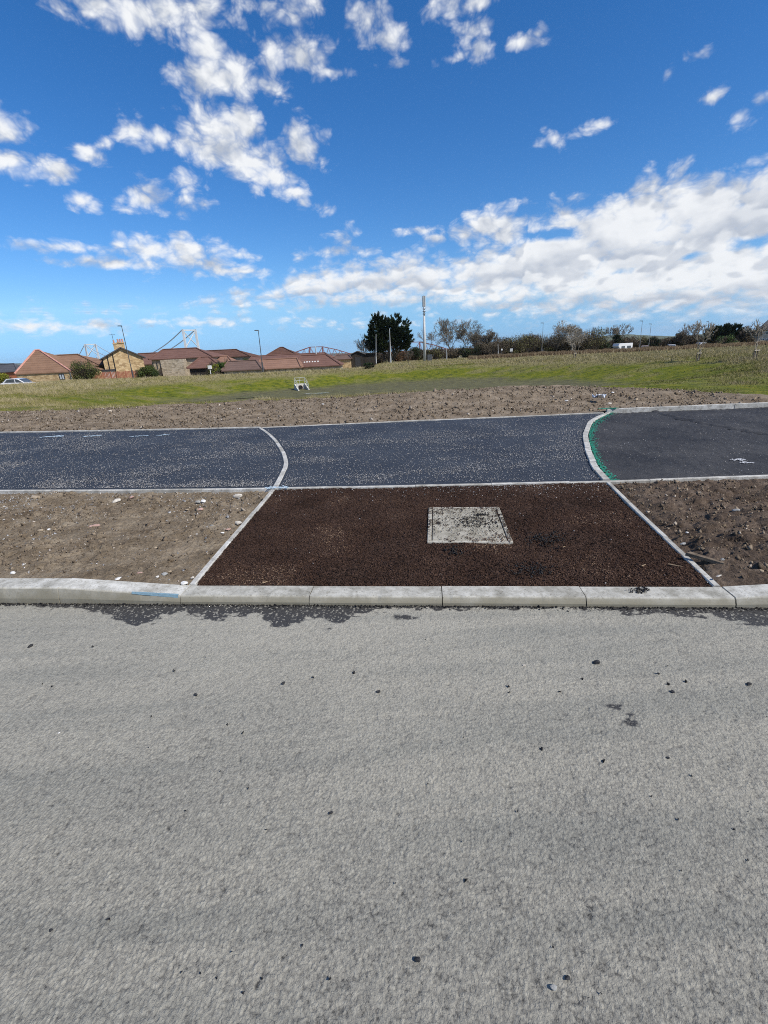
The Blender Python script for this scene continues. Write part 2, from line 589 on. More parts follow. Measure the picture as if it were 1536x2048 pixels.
NEAR_EDGE = [(-13.0, 7.1), (-9.0, 6.47), (-5.18, 5.92), (-3.0, 5.6), (-1.35, 5.39), (0.8, 5.17), (2.62, 5.01), (4.47, 4.93), (8.0, 4.72), (13.0, 4.5)]
FAR_EDGE = [(-16.0, 12.9), (-9.73, 11.69), (-6.0, 10.97), (-2.75, 10.43), (1.6, 10.28), (5.09, 10.11), (8.52, 9.93), (16.0, 9.5)]
ARC_L = [(-2.75, 10.43), (-2.16, 9.02), (-1.76, 7.87), (-1.51, 6.95), (-1.42, 6.46), (-1.37, 5.85), (-1.35, 5.39)]
ARC_R = [(5.06, 10.08), (4.3, 9.12), (3.67, 7.97), (3.31, 7.15), (2.99, 6.31), (2.75, 5.59), (2.62, 5.01)]
_fe = poly_sample(FAR_EDGE, 0.25)
_ne = poly_sample(NEAR_EDGE, 0.25)
def far_y(x):
    return np.interp(x, _fe[:, 0], _fe[:, 1])
def near_y(x):
    return np.interp(x, _ne[:, 0], _ne[:, 1])

def basin(x, y):
    """0 on the level ground, 1 on the floor of the drainage basin"""
    wob = (fbm(x * 0.09 + 3, y * 0.09, 31, 2) - 0.5) * 0.16
    d = np.sqrt(((x - 1) / 28.0) ** 2 + ((y - 38.5) / 22.0) ** 2) + wob
    return sstep(0.0, 1.0, (1 - d) / 0.45)
def terrain(x, y):
    x, y = np.asarray(x, float), np.asarray(y, float)
    x, y = np.broadcast_arrays(x, y)
    z = -0.0165 * np.clip(y - 13, 0, 120)
    z = z + 0.22 * np.exp(-((x + 44) / 16) ** 2 - ((y - 60) / 10) ** 2)
    z = z - 1.62 * basin(x, y)
    z = z + (fbm(x * 0.13, y * 0.13, 3, 3) - 0.5) * 0.22 * sstep(14, 24, y) + (fbm(x * 0.9, y * 0.9, 8, 2) - 0.5) * 0.08 * sstep(14, 20, y)
    # low ground where the farm roofs stand, then the long fall to the firth
    z = z - 2.6 * sstep(66, 84, y) * sstep(-40, -30, x) * (1 - sstep(-8, 2, x))
    z = z - 66 * sstep(190, 900, y)
    # under the paving and the road
    near = sstep(0.15, 0.6, y - far_y(x))
    return z * near - 0.16 * (1 - near)
def ground_at(px, py, d0=11.0, d1=400.0):
    """survey: where the sight line through photo pixel px,py meets the land"""
    D = np.concatenate([np.arange(d0, 60, 0.1), np.arange(60, d1, 0.5)])
    d = ray(px, py)
    P = np.array([0, 0, CAM_H])[None] + d[None] * (D / d[1])[:, None]
    h = P[:, 2] - terrain(P[:, 0], P[:, 1])
    k = np.argmax(h < 0)
    if h[k] >= 0:
        k = len(D) - 1
    p = P[k].copy()
    p[2] = float(terrain(p[0], p[1]))
    return p
def dryness(x, y):
    """1 = straw-coloured dead grass, 0 = fresh green"""
    b = basin(x, y)
    n = fbm(x * 0.11 + 40, y * 0.16, 21, 4)
    n2 = fbm(x * 0.5, y * 0.7, 25, 3)
    d = sstep(0.30, 0.06, b)
    far_bank = sstep(44, 52, y)
    d = np.maximum(d, 0) * (0.35 + 0.65 * sstep(0.40, 0.53, n * 0.65 + n2 * 0.35 + 0.07 * far_bank + 0.13 * sstep(10, 24, x) + 0.05 * sstep(-14, -24, x)))
    # fresh growth along the edge of the turned soil
    d = d * sstep(0.0, 3.5, y - (16.5 + 0.06 * x) + 1.5 * n2)
    d = d * (1 - 0.5 * sstep(6, 9, x) * (1 - sstep(12, 15, y)))
    d = np.maximum(d, 0.55 * sstep(0.5, 0.7, n2) * (b < 0.75))
    d = np.maximum(d, 0.62 * sstep(9, 17, x) * sstep(0.60, 0.2, b) * sstep(0.34, 0.5, n2) * sstep(1.5, 5, y - far_y(x)))
    return np.clip(d + (n2 - 0.5) * 0.25, 0, 1)
def muddiness(x, y):
    b = basin(x, y)
    n = fbm(x * 0.22, y * 0.3, 51, 3)
    return sstep(0.72, 0.95, b + (n - 0.5) * 0.25)

# ------------------------------------------------------------------ terrain sheet
def axis(vals):
    return np.unique(np.round(np.concatenate(vals), 3))
tx = axis([np.arange(-30, 30.01, 0.5), np.arange(-80, -30, 1.0), np.arange(30, 110, 1.0), np.geomspace(80, 9000, 40) * -1, np.geomspace(110, 9000, 40)])
ty = axis([np.linspace(-300, 8, 12), np.arange(8, 66, 0.5), np.arange(66, 140, 1.0), np.geomspace(140, 9000, 60)])
TX, TY = np.meshgrid(tx, ty, indexing='ij')
TZ = terrain(TX, TY)
mt, nt, bs = new_mat('grassland')
gn = noise(nt, 1.7, 5, 0.6)
gf = noise(nt, 14.0, 4, 0.6)
green = ramp(nt, gn, [(0.3, (0.046, 0.060, 0.010)), (0.46, (0.105, 0.124, 0.013)), (0.60, (0.155, 0.160, 0.017)), (0.75, (0.180, 0.140, 0.024))])
straw = ramp(nt, gf, [(0.3, (0.13, 0.115, 0.05)), (0.7, (0.30, 0.26, 0.13))])
mud = ramp(nt, gn, [(0.35, (0.085, 0.08, 0.045)), (0.62, (0.135, 0.13, 0.065)), (0.75, (0.11, 0.115, 0.03))])
col = mixc(nt, attr(nt, 'dry'), green, straw)
col = mixc(nt, attr(nt, 'mud'), col, mud)
nt.links.new(col, bs.inputs['Base Color'])
bs.inputs['Roughness'].default_value = 0.9
bs.inputs['Specular IOR Level'].default_value = 0.1
bump(nt, bs, noise(nt, 6.0, 6, 0.7), 0.8, 0.12)
GRASSLAND = mt
ground = big_mesh('ground', np.stack([TX, TY, TZ], -1).reshape(-1, 3), grid_faces(len(tx), len(ty)), GRASSLAND, smooth=True,
                  attrs={'dry': dryness(TX, TY), 'mud': muddiness(TX, TY)})
tag(ground, 'rough grassy ground sloping to a drainage basin', kind='structure')

# ------------------------------------------------------------------ road: worn dusty asphalt with real stone relief
def road_height(x, y):
    d, v = worley(x / 0.0105, y / 0.0105, 2)
    d2, v2 = worley(x / 0.0075 + 31, y / 0.0075, 4)
    stones = np.clip(1 - d * 1.15, 0, 1) ** 0.8 * (0.35 + 0.65 * v)
    fine = np.clip(1 - d2 * 1.2, 0, 1) * (0.3 + 0.7 * v2)
    worn = sstep(0.35, 0.65, fbm(x * 1.3, y * 1.3, 71, 3))
    lump = fbm(x * 34, y * 34, 12, 3)
    h = stones * (0.4 + 0.6 * worn) * 0.0038 + fine * 0.0016 + (lump - 0.5) * 0.0034
    pit = sstep(0.30, 0.16, lump) * 0.5
    return h - pit * 0.002, np.clip(0.30 + 0.50 * stones + 0.25 * fine + 0.22 * (v - 0.5) + 0.22 * (lump - 0.5) - 0.25 * pit + 0.08 * worn, 0, 1)
def wetness(u, v):
    """damp, dark patches along the kerb foot"""
    g = V_FOOT - v                       # distance out from the kerb
    n = fbm(u * 3.1, v * 9.0, 61, 4)
    n2 = fbm(u * 16, v * 30, 63, 3)
    reach = 0.018 + 0.045 * vnoise(u * 2.2, u * 0, 64)
    reach = reach + 0.20 * np.exp(-((u + 1.95) / 0.28) ** 2) + 0.12 * np.exp(-((u + 1.42) / 0.22) ** 2) + 0.24 * np.exp(-((u + 0.95) / 0.16) ** 2) + 0.19 * np.exp(-((u + 0.62) / 0.15) ** 2)
    reach = reach + 0.13 * np.exp(-((u - 1.98) / 0.22) ** 2) + 0.05 * np.exp(-((u - 1.5) / 0.35) ** 2)
    w = sstep(-0.010, 0.008, reach - g + (n - 0.5) * 0.20 * sstep(0.0, 0.2, reach) + (n2 - 0.5) * 0.13)
    for (cu, cv, ru, rv) in ((-0.17, 2.51, .09, .035), (0.88, 1.775, .055, .03), (0.90, 1.69, .05, .035)):
        q = np.sqrt(((u - cu) / ru) ** 2 + ((v - cv) / rv) ** 2)
        w = np.maximum(w, sstep(1.0, 0.55, q + (n2 - 0.5) * 1.6))
    return w
NU, NV = 1000, 440
vv = 0.28 + (V_FOOT + 0.03 - 0.28) * np.linspace(0, 1, NV) ** 1.18
half = 1.15 + 0.78 * vv
ss = np.linspace(-1, 1, NU)
UU = ss[:, None] * half[None, :] - 0.02
VV = np.repeat(vv[None], NU, 0)
XY = uv2xy(UU, VV)
hh, hn = road_height(XY[..., 0], XY[..., 1])
roll_ = (fbm(XY[..., 0] * 0.7, XY[..., 1] * 0.7, 81, 2) - 0.5) * 0.012
hh = hh + roll_ * sstep(0, 0.3, V_FOOT - VV)
# fade the relief to the level of the surrounding sheet at the border
edge = np.minimum(np.minimum(sstep(0, .03, 1 - np.abs(ss))[:, None], 1), sstep(0.28, 0.34, vv)[None])
mt, nt, bs = new_mat('dusty_asphalt')
h = attr(nt, 'hgt')
warp = noise(nt, 90, 2, 0.6)
wvec = nnode(nt, 'ShaderNodeVectorMath', operation='MULTIPLY_ADD')
cmb = nnode(nt, 'ShaderNodeCombineXYZ')
nt.links.new(warp, cmb.inputs[0])
nt.links.new(noise(nt, 83, 2, 0.6), cmb.inputs[1])
nt.links.new(cmb.outputs[0], wvec.inputs[0])
wvec.inputs[1].default_value = (0.012, 0.012, 0)
nt.links.new(obj_coord(nt), wvec.inputs[2])
vr = nnode(nt, 'ShaderNodeTexVoronoi')          # the stones of the surface course
vr.inputs['Scale'].default_value = 95
nt.links.new(wvec.outputs[0], vr.inputs['Vector'])
scol = nnode(nt, 'ShaderNodeSeparateColor')
nt.links.new(vr.outputs['Color'], scol.inputs[0])
vf = nnode(nt, 'ShaderNodeTexVoronoi')          # sand between them
vf.inputs['Scale'].default_value = 260
nt.links.new(wvec.outputs[0], vf.inputs['Vector'])
fcol = nnode(nt, 'ShaderNodeSeparateColor')
nt.links.new(vf.outputs['Color'], fcol.inputs[0])
fine = noise(nt, 330, 3, 0.7)
big = noise(nt, 1.1, 4, 0.55)
k = mth(nt, 'MULTIPLY', h, 0.55)
k = mth(nt, 'ADD', k, mth(nt, 'MULTIPLY', scol.outputs[0], 0.16))
k = mth(nt, 'ADD', k, mth(nt, 'MULTIPLY', fcol.outputs[0], 0.13))
k = mth(nt, 'ADD', k, mth(nt, 'MULTIPLY', vr.outputs['Distance'], -0.26))
k = mth(nt, 'ADD', k, mth(nt, 'MULTIPLY', fine, 0.34))
k = mth(nt, 'ADD', k, mth(nt, 'MULTIPLY', mth(nt, 'SUBTRACT', big, 0.5), 0.16))
# dust colour runs paler towards the kerb, darker towards the camera
sepv = nnode(nt, 'ShaderNodeSeparateXYZ')
nt.links.new(obj_coord(nt), sepv.inputs[0])
k = mth(nt, 'ADD', k, mth(nt, 'MULTIPLY', mth(nt, 'SUBTRACT', sepv.outputs[1], 1.6), 0.11))
dust = ramp(nt, k, [(0.10, (0.060, 0.058, 0.052)), (0.30, (0.195, 0.186, 0.159)), (0.52, (0.283, 0.269, 0.224)), (0.80, (0.368, 0.349, 0.290))])
# faint wheel lines along the road
mp = nt.nodes.new('ShaderNodeMapping')
mp.inputs['Rotation'].default_value = (0, 0, -KA)
mp.inputs['Scale'].default_value = (0.25, 3.2, 1)
nt.links.new(obj_coord(nt), mp.inputs['Vector'])
trk = noise(nt, 1.6, 4, 0.6, vec=mp.outputs[0])
dust = mixc(nt, ramp(nt, trk, [(0.36, (0.85, 0.85, 0.85)), (0.55, (0, 0, 0))]), dust, mixc(nt, 1.0, dust, (0.80, 0.82, 0.84), 'MULTIPLY'))
wet = attr(nt, 'wet')
wet = mth(nt, 'MULTIPLY', wet, mth(nt, 'SUBTRACT', 1.0, ramp(nt, scol.outputs[1], [(0.84, (0, 0, 0)), (0.92, (0.75, 0.75, 0.75))])))
nt.links.new(mixc(nt, wet, dust, mixc(nt, fine, (0.028, 0.027, 0.026), (0.075, 0.072, 0.067))), bs.inputs['Base Color'])
rr = nt.nodes.new('ShaderNodeMapRange')
nt.links.new(wet, rr.inputs[0])
rr.inputs['To Min'].default_value = 0.88
rr.inputs['To Max'].default_value = 0.45
nt.links.new(rr.outputs[0], bs.inputs['Roughness'])
bs.inputs['Specular IOR Level'].default_value = 0.25
bump(nt, bs, mth(nt, 'ADD', mth(nt, 'MULTIPLY', vr.outputs['Distance'], -0.8), mth(nt, 'ADD', mth(nt, 'MULTIPLY', vf.outputs['Distance'], -0.35), mth(nt, 'MULTIPLY', fine, 0.35))), 0.75, 0.005)
ROAD = mt
road = big_mesh('road', np.concatenate([XY, (hh * edge)[..., None]], -1).reshape(-1, 3), grid_faces(NU, NV), ROAD, smooth=True,
                attrs={'hgt': hn, 'wet': wetness(UU, VV)})
tag(road, 'dusty pale grey asphalt road with worn stony surface', kind='structure')
# the same road further along and behind
u2 = np.concatenate([np.geomspace(60, 4, 40) * -1, np.linspace(-3.8, 3.8, 60), np.geomspace(4, 60, 40)])
v2 = np.concatenate([np.linspace(-9, 0, 12), np.linspace(0.1, V_FOOT + 0.03, 40)])
U2, V2 = np.meshgrid(u2, v2, indexing='ij')
XY2 = uv2xy(U2, V2)
inside = (np.abs(U2 + 0.02) < (1.12 + 0.78 * V2)) & (V2 > 0.27)
Z2 = np.where(inside, -0.012, 0.0008)
ro2 = big_mesh('asphalt_sheet', np.concatenate([XY2, Z2[..., None]], -1).reshape(-1, 3), grid_faces(len(u2), len(v2)), ROAD, parent=road,
               attrs={'hgt': 0.45 + 0 * U2, 'wet': wetness(U2, V2)})

# ------------------------------------------------------------------ concrete
def concrete(name, c_lo, c_hi, dirt, stain=0.5, grime_shade=None):
    mt, nt, bs = new_mat(name)
    a = noise(nt, 9, 6, 0.7)
    b = noise(nt, 70, 4, 0.7)
    base = ramp(nt, a, [(0.36, c_lo), (0.62, c_hi)])
    sp = ramp(nt, b, [(0.30, dirt), (0.43, (1, 1, 1))])
    col = mixc(nt, 0.75, base, sp, 'MULTIPLY')
    g = noise(nt, 16, 5, 0.7)
    col = mixc(nt, ramp(nt, g, [(0.56, (0, 0, 0)), (0.72, (stain, stain, stain))]), col, dirt)
    oi = nnode(nt, 'ShaderNodeObjectInfo')     # no two castings quite alike
    col = mixc(nt, 1.0, col, ramp(nt, oi.outputs['Random'], [(0, (0.80, 0.79, 0.76)), (1, (1.04, 1.04, 1.04))]), 'MULTIPLY')
    if grime_shade:      # road splash plus shade of the front face, put into the colour
        gm = mth(nt, 'MULTIPLY', attr(nt, 'grime_shade'), mth(nt, 'ADD', noise(nt, 5, 5, 0.65), 0.45), clamp=True)
        col = mixc(nt, gm, col, grime_shade)
    nt.links.new(col, bs.inputs['Base Color'])
    bs.inputs['Roughness'].default_value = 0.85
    bs.inputs['Specular IOR Level'].default_value = 0.2
    bump(nt, bs, b, 0.35, 0.003)
    return mt
CONC_KERB = concrete('kerb_concrete', (0.31, 0.30, 0.26), (0.58, 0.57, 0.52), (0.20, 0.18, 0.14), 0.62, (0.215, 0.198, 0.148))
CONC_EDGE = concrete('edging_concrete', (0.32, 0.31, 0.28), (0.57, 0.56, 0.52), (0.18, 0.155, 0.12), 0.7)
CONC_COVER = concrete('cover_concrete', (0.31, 0.29, 0.235), (0.48, 0.455, 0.39), (0.10, 0.078, 0.055), 0.8)
PAINT_TEAL = simple('teal_spray_paint', (0.01, 0.16, 0.10), (0.02, 0.33, 0.21), 60, 0.7, 0.2)
PAINT_BLUE = simple('blue_spray_paint', (0.15, 0.24, 0.29), (0.20, 0.31, 0.37), 60, 0.7, 0.2)
PAINT_PALE = simple('pale_spray_paint', (0.35, 0.50, 0.60), (0.62, 0.72, 0.78), 50, 0.7, 0.2)

kerb = thing('kerb', (0, 0, 0), 'pale concrete kerb with a dropped crossing', kind='structure')
joints = [-6.36, -5.44, -4.52, -3.60, -2.683, -1.759, -0.822, 0.093, 1.026, 1.94, 2.86, 3.78, 4.7, 5.62]
def kerb_top(u):
    return float(np.interp(u, [-2.683, -1.759, 1.94, 2.86], [H_FULL, H_DROP, H_DROP, H_FULL]))
KERB = {}
for i, (a, b) in enumerate(zip(joints, joints[1:])):
    a2, b2 = a + 0.003, b - 0.003
    if abs(b - 1.94) < 1e-6:
        b2 -= 0.004
    jit = random.uniform(-0.003, 0.003)
    n = 40
    us = [a2 + (b2 - a2) * q / n for q in range(n + 1)]
    vs_, fs_ = [], []
    for u in us:
        H = kerb_top(u) + jit * 0.6
        chip = max(0.0, float(vnoise(np.array([u * 23.0]), np.array([i * 3.1]), 7)[0]) - 0.62) * 0.022 + 0.0012 * float(vnoise(np.array([u * 60.0]), np.array([i * 1.7]), 9)[0])
        prof = [(V_FOOT - 0.004, -0.12), (V_FOOT, H * 0.35), (V_ARRIS - 0.006 + chip * 0.4, H - 0.010 - chip * 0.6), (V_ARRIS + 0.004 + chip, H - chip * 0.15), (V_BACK - 0.004, H), (V_BACK, H - 0.004), (V_BACK, -0.12)]
        for (v, z) in prof:
            p = uv2xy(u, v + jit)
            vs_.append((p[0], p[1], z))
    m_ = 7
    for q in range(n):
        for r_ in range(m_):
            fs_.append((q * m_ + r_, q * m_ + (r_ + 1) % m_, (q + 1) * m_ + (r_ + 1) % m_, (q + 1) * m_ + r_))
    fs_.append(tuple(range(m_)))
    fs_.append(tuple(n * m_ + r_ for r_ in range(m_ - 1, -1, -1)))
    KERB[i] = MB().add(vs_, fs_).build('kerb_stone', CONC_KERB, kerb)
    at_ = KERB[i].data.attributes.new('grime_shade', 'FLOAT', 'POINT')
    at_.data.foreach_set('value', [(1.0, 1.0, 0.75, 0.0, 0.0, 0.0, 0.0)[q % 7] for q in range(len(KERB[i].data.vertices))])
# blue survey line sprayed on the front arris of the tapering stone
b_ = MB()
us = np.linspace(-2.12, -1.775, 16)
top_, bot_ = [], []
for q, u in enumerate(us):
    H = kerb_top(u)
    w_ = 0.002 + 0.022 * (q / 15) + random.uniform(-.002, .004)
    p1, p0 = uv2xy(u, V_ARRIS + 0.002 + w_ * 0.4), uv2xy(u, V_ARRIS - 0.0095)
    top_.append((p1[0], p1[1], H + 0.0030))
    bot_.append((p0[0], p0[1], H - 0.009 - w_ * 0.35))
mid_ = []
for u in us:
    p = uv2xy(u, V_ARRIS - 0.0035)
    mid_.append((p[0], p[1], kerb_top(u) + 0.0025))
n = len(us)
b_.add(top_ + mid_ + bot_, [(i, i + 1, n + i + 1, n + i) for i in range(n - 1)] + [(n + i, n + i + 1, 2 * n + i + 1, 2 * n + i) for i in range(n - 1)])
pm = b_.build('paint_line', PAINT_BLUE, KERB[4])
pm['label'] = 'blue survey line sprayed along the kerb edge'

# ------------------------------------------------------------------ edging stones
edging = thing('path_edging', (0, 0, 0), 'pale concrete edging stones bordering path and bark bed', kind='structure')
def edge_run(pts, piece, ztop, w=0.047, depth=0.2, gap=0.004, side=0.0, name='edging_stone'):
    P = poly_sample(pts, 0.1)
    s = np.concatenate([[0], np.cumsum(np.linalg.norm(np.diff(P, axis=0), axis=1))])
    n = max(1, int(round(s[-1] / piece)))
    out = []
    for i in range(n):
        a, b = s[-1] * i / n + gap / 2, s[-1] * (i + 1) / n - gap / 2
        k_ = 3
        q = np.linspace(a, b, k_ + 1)
        c = np.stack([np.interp(q, s, P[:, 0]), np.interp(q, s, P[:, 1])], 1)
        t = np.gradient(c, axis=0)
        t /= np.linalg.norm(t, axis=1)[:, None]
        nrm = np.stack([-t[:, 1], t[:, 0]], 1)
        dz = random.uniform(-0.004, 0.004)
        off = random.uniform(-0.004, 0.004)
        zt = ztop(c[:, 0], c[:, 1]) if callable(ztop) else np.full(len(c), ztop)
        vs_, fs_ = [], []
        ch = 0.006
        for j in range(k_ + 1):
            for (o_, z) in ((-w / 2, -depth), (-w / 2, -ch), (-w / 2 + ch, 0), (w / 2 - ch, 0), (w / 2, -ch), (w / 2, -depth)):
                p = c[j] + nrm[j] * (o_ + side + off)
                vs_.append((p[0], p[1], zt[j] + z + dz))
        for j in range(k_):
            for r_ in range(6):
                fs_.append((j * 6 + r_, j * 6 + (r_ + 1) % 6, (j + 1) * 6 + (r_ + 1) % 6, (j + 1) * 6 + r_))
        fs_ += [tuple(range(6)), tuple(k_ * 6 + r_ for r_ in range(5, -1, -1))]
        out.append(MB().add(vs_, fs_).build(name, CONC_EDGE, edging))
    return out
Z_EDGE = 0.078
bl0, bl1 = uv2xy(-1.745, V_BACK + 0.004), np.array([-1.362, 5.335])
br0, br1 = uv2xy(1.915, V_BACK + 0.004), np.array([2.605, 4.955])
def z_side(x, y):
    return np.interp(y, [2.6, 3.2, 5.2], [H_DROP + 0.004, 0.074, Z_EDGE])
edge_run([tuple(bl0), tuple((bl0 + bl1) / 2 + np.array([0.004, 0])), tuple(bl1)], 0.80, z_side)
edge_run([tuple(br0), tuple((br0 + br1) / 2 + np.array([-0.012, 0])), tuple(br1)], 0.80, z_side)
edge_run(NEAR_EDGE, 0.915, Z_EDGE)
FAR_L = [p for p in FAR_EDGE if p[0] <= -2.7]
FAR_C = [(-2.70, 10.425), (1.6, 10.28), (5.0, 10.115)]
FAR_R = [(5.06, 10.11), (8.52, 9.93), (16.0, 9.5)]
edge_run(FAR_L, 0.915, Z_EDGE + 0.008, w=0.06)
edge_run(FAR_C, 0.915, Z_EDGE - 0.004, w=0.05)
edge_run(FAR_R, 0.915, Z_EDGE + 0.075, w=0.07, depth=0.3)
edge_run([(x, y - 0.04) if k == 0 else (x, y + (0.03 if k == 6 else 0)) for k, (x, y) in enumerate(ARC_L)], 0.42, Z_EDGE + 0.002, w=0.066)
edge_run([(x, y - 0.05) if k == 0 else (x, y + (0.03 if k == 6 else 0)) for k, (x, y) in enumerate(ARC_R)], 0.42, Z_EDGE + 0.012, w=0.085)

# ------------------------------------------------------------------ path: dark fresh asphalt with scattered white chippings
def asphalt(name, lo, hi, fleck, rough):
    mt, nt, bs = new_mat(name)
    f = noise(nt, 130, 4, 0.75)
    g = noise(nt, 0.9, 4, 0.6)
    base = ramp(nt, f, [(0.36, lo), (0.66, hi)])
    base = mixc(nt, ramp(nt, g, [(0.35, (0, 0, 0)), (0.7, (fleck, fleck, fleck))]), base, mixc(nt, 1.0, base, (2.1, 2.0, 1.8), 'MULTIPLY'))
    nt.links.new(base, bs.inputs['Base Color'])
    bs.inputs['Roughness'].default_value = rough
    bs.inputs['Specular IOR Level'].default_value = 0.16
    bump(nt, bs, noise(nt, 90, 4, 0.8), 1.0, 0.012)
    return mt
ASPH_A = asphalt('fresh_asphalt', (0.019, 0.024, 0.034), (0.048, 0.058, 0.077), 0.5, 0.75)
ASPH_B = asphalt('new_black_asphalt', (0.010, 0.011, 0.014), (0.058, 0.060, 0.066), 1.0, 0.80)
_al = poly_sample(ARC_L, 0.1)
_ar = poly_sample(ARC_R, 0.1)
def arc_x(A, y):
    o_ = np.argsort(A[:, 1])
    return np.interp(y, A[o_, 1], A[o_, 0])
def path_piece(name, mat, xl, xr, z0, rough, label, nu_, nv_):
    s, t = np.meshgrid(np.linspace(0, 1, nu_), np.linspace(0, 1, nv_), indexing='ij')
    X = s * 0
    Y = s * 0
    # two passes settle x on the curved ends
    X = xl(8 + 0 * t) * (1 - s) + xr(8 + 0 * t) * s
    for _ in range(6):
        Y = near_y(X) * (1 - t) + far_y(X) * t
        X = xl(Y) * (1 - s) + xr(Y) * s
    Z = z0 + (fbm(X * 0.8, Y * 0.8, 91, 2) - 0.5) * 0.015 + (fbm(X * 18, Y * 18, 95, 3) - 0.5) * rough
    Z = Z - 0.01 * (1 - sstep(0, 0.05, np.minimum(t, 1 - t)))
    o = big_mesh(name, np.stack([X, Y, Z], -1).reshape(-1, 3), grid_faces(nu_, nv_), mat, smooth=True)
    return tag(o, label, kind='structure')
Z_PATH = 0.066
path_piece('path', ASPH_A, lambda y: np.full(np.shape(y), -15.5), lambda y: arc_x(_al, y), Z_PATH, 0.006, 'dark blue-grey asphalt path left of the curved edging', 400, 120)
path_piece('path', ASPH_A, lambda y: arc_x(_al, y), lambda y: arc_x(_ar, y), Z_PATH, 0.006, 'dark blue-grey asphalt path between the two curved edgings', 260, 120)
path_piece('path', ASPH_B, lambda y: arc_x(_ar, y), lambda y: np.full(np.shape(y), 15.5), Z_PATH - 0.008, 0.026, 'black freshly laid asphalt path right of the teal paint', 460, 140)
# raised seam between two asphalt lanes on the right
seam = poly_sample([(6.1, 10.0), (6.0, 8.9), (6.1, 7.9), (6.35, 6.9), (6.8, 6.0), (7.5, 5.0)], 0.03)
nn = 9
off = np.linspace(-0.09, 0.09, nn)
sx = seam[:, None, 0] + off[None] + (fbm(seam[:, 1] * 6, seam[:, 1] * 0, 5, 3)[:, None] - 0.5) * 0.16
sy = np.repeat(seam[:, None, 1], nn, 1)
sz = Z_PATH - 0.012 + 0.034 * np.cos(off / 0.09 * 1.5)[None] * (0.2 + 1.2 * fbm(sx * 16, sy * 16, 6, 3))
tag(big_mesh('asphalt_joint', np.stack([sx, sy, sz], -1).reshape(-1, 3), grid_faces(len(seam), nn), ASPH_B, smooth=True), 'rough raised joint between two lanes of black asphalt', kind='structure')
# chippings lying on the path
mt, nt, bs = new_mat('white_chippings')
nt.links.new(ramp(nt, attr(nt, 'rnd'), [(0, (0.17, 0.17, 0.17)), (0.45, (0.30, 0.295, 0.29)), (0.85, (0.46, 0.45, 0.43)), (0.95, (0.62, 0.60, 0.57)), (1, (0.50, 0.40, 0.32))]), bs.inputs['Base Color'])
bs.inputs['Roughness'].default_value = 0.6
CHIP = mt
n = 210000
X = rng.uniform(-12, 5.0, n)
t = rng.beta(0.85, 1.25, n)
Y = near_y(X) * (1 - t) + far_y(X) * t
xr_ = arc_x(_ar, Y)
dn = fbm(X * 0.9, Y * 1.6, 101, 4)
keep = (X < xr_ - 0.05) & (rng.random(n) < (0.20 + 0.70 * sstep(0.44, 0.68, dn)) * (1 - 0.55 * t)) & (np.abs(X - arc_x(_al, Y)) > 0.06) & (t > 0.02) & (t < 0.98)
X, Y = X[keep], Y[keep]
tetra_scatter('chippings', np.stack([X, Y, np.full(len(X), Z_PATH + 0.008)], 1), rng.uniform(0.006, 0.0135, len(X)), 1.5, 0.6, CHIP)
bpy.data.objects['chippings'].name = 'stone_chippings'
tag(bpy.data.objects['stone_chippings'], 'small white stone chippings scattered over the dark path', kind='stuff')
n = 9000
X = rng.uniform(2.6, 12, n)
t = rng.random(n)
Y = near_y(X) * (1 - t) + far_y(X) * t
cl = fbm(X * 1.1, Y * 2.5, 103, 3)
blob = np.exp(-((X - 4.4) / 0.7) ** 2 - ((Y - 6.3) / 0.35) ** 2)
keep = (X > arc_x(_ar, Y) + 0.1) & (rng.random(n) < 0.22 + 0.5 * sstep(0.48, 0.66, cl) + 0.8 * blob)
X, Y = X[keep], Y[keep]
o = tetra_scatter('stone_chippings', np.stack([X, Y, np.full(len(X), Z_PATH + 0.004)], 1), rng.uniform(0.005, 0.011, len(X)), 1.5, 0.6, CHIP)
tag(o, 'few pale chippings scattered over the black new asphalt', kind='stuff')

# ------------------------------------------------------------------ bare soil
def soil(name, lo, mid, hi, scale=5.0):
    mt, nt, bs = new_mat(name)
    a = noise(nt, scale, 6, 0.65)
    b = noise(nt, 55, 5, 0.7)
    k = mth(nt, 'ADD', mth(nt, 'MULTIPLY', a, 0.55), mth(nt, 'MULTIPLY', b, 0.45))
    col = ramp(nt, k, [(0.34, lo), (0.5, mid), (0.66, hi)])
    d = noise(nt, 1.3, 4, 0.6)
    col = mixc(nt, ramp(nt, d, [(0.5, (0, 0, 0)), (0.7, (0.7, 0.7, 0.7))]), col, mixc(nt, 1.0, col, (0.62, 0.58, 0.55), 'MULTIPLY'))
    e = noise(nt, 2.3, 5, 0.65)       # dry dusty patches
    col = mixc(nt, ramp(nt, e, [(0.52, (0, 0, 0)), (0.68, (0.8, 0.8, 0.8))]), col, mixc(nt, 1.0, col, (1.35, 1.36, 1.38), 'MULTIPLY'))
    nt.links.new(col, bs.inputs['Base Color'])
    bs.inputs['Roughness'].default_value = 0.95
    bs.inputs['Specular IOR Level'].default_value = 0.1
    bump(nt, bs, b, 1.0, 0.02)
    return mt
SOIL_L = soil('dry_soil', (0.100, 0.076, 0.050), (0.195, 0.155, 0.108), (0.31, 0.26, 0.19))
SOIL_R = soil('damp_soil', (0.048, 0.035, 0.025), (0.105, 0.078, 0.058), (0.19, 0.148, 0.112))
SOIL_F = soil('turned_soil', (0.105, 0.080, 0.053), (0.205, 0.162, 0.115), (0.31, 0.255, 0.19), 2.5)
def clods(X, Y, size, seed, power=1.0):
    d, v = worley(X / size, Y / size, seed)
    return np.clip(1 - d * 1.25, 0, 1) ** 0.7 * v ** power
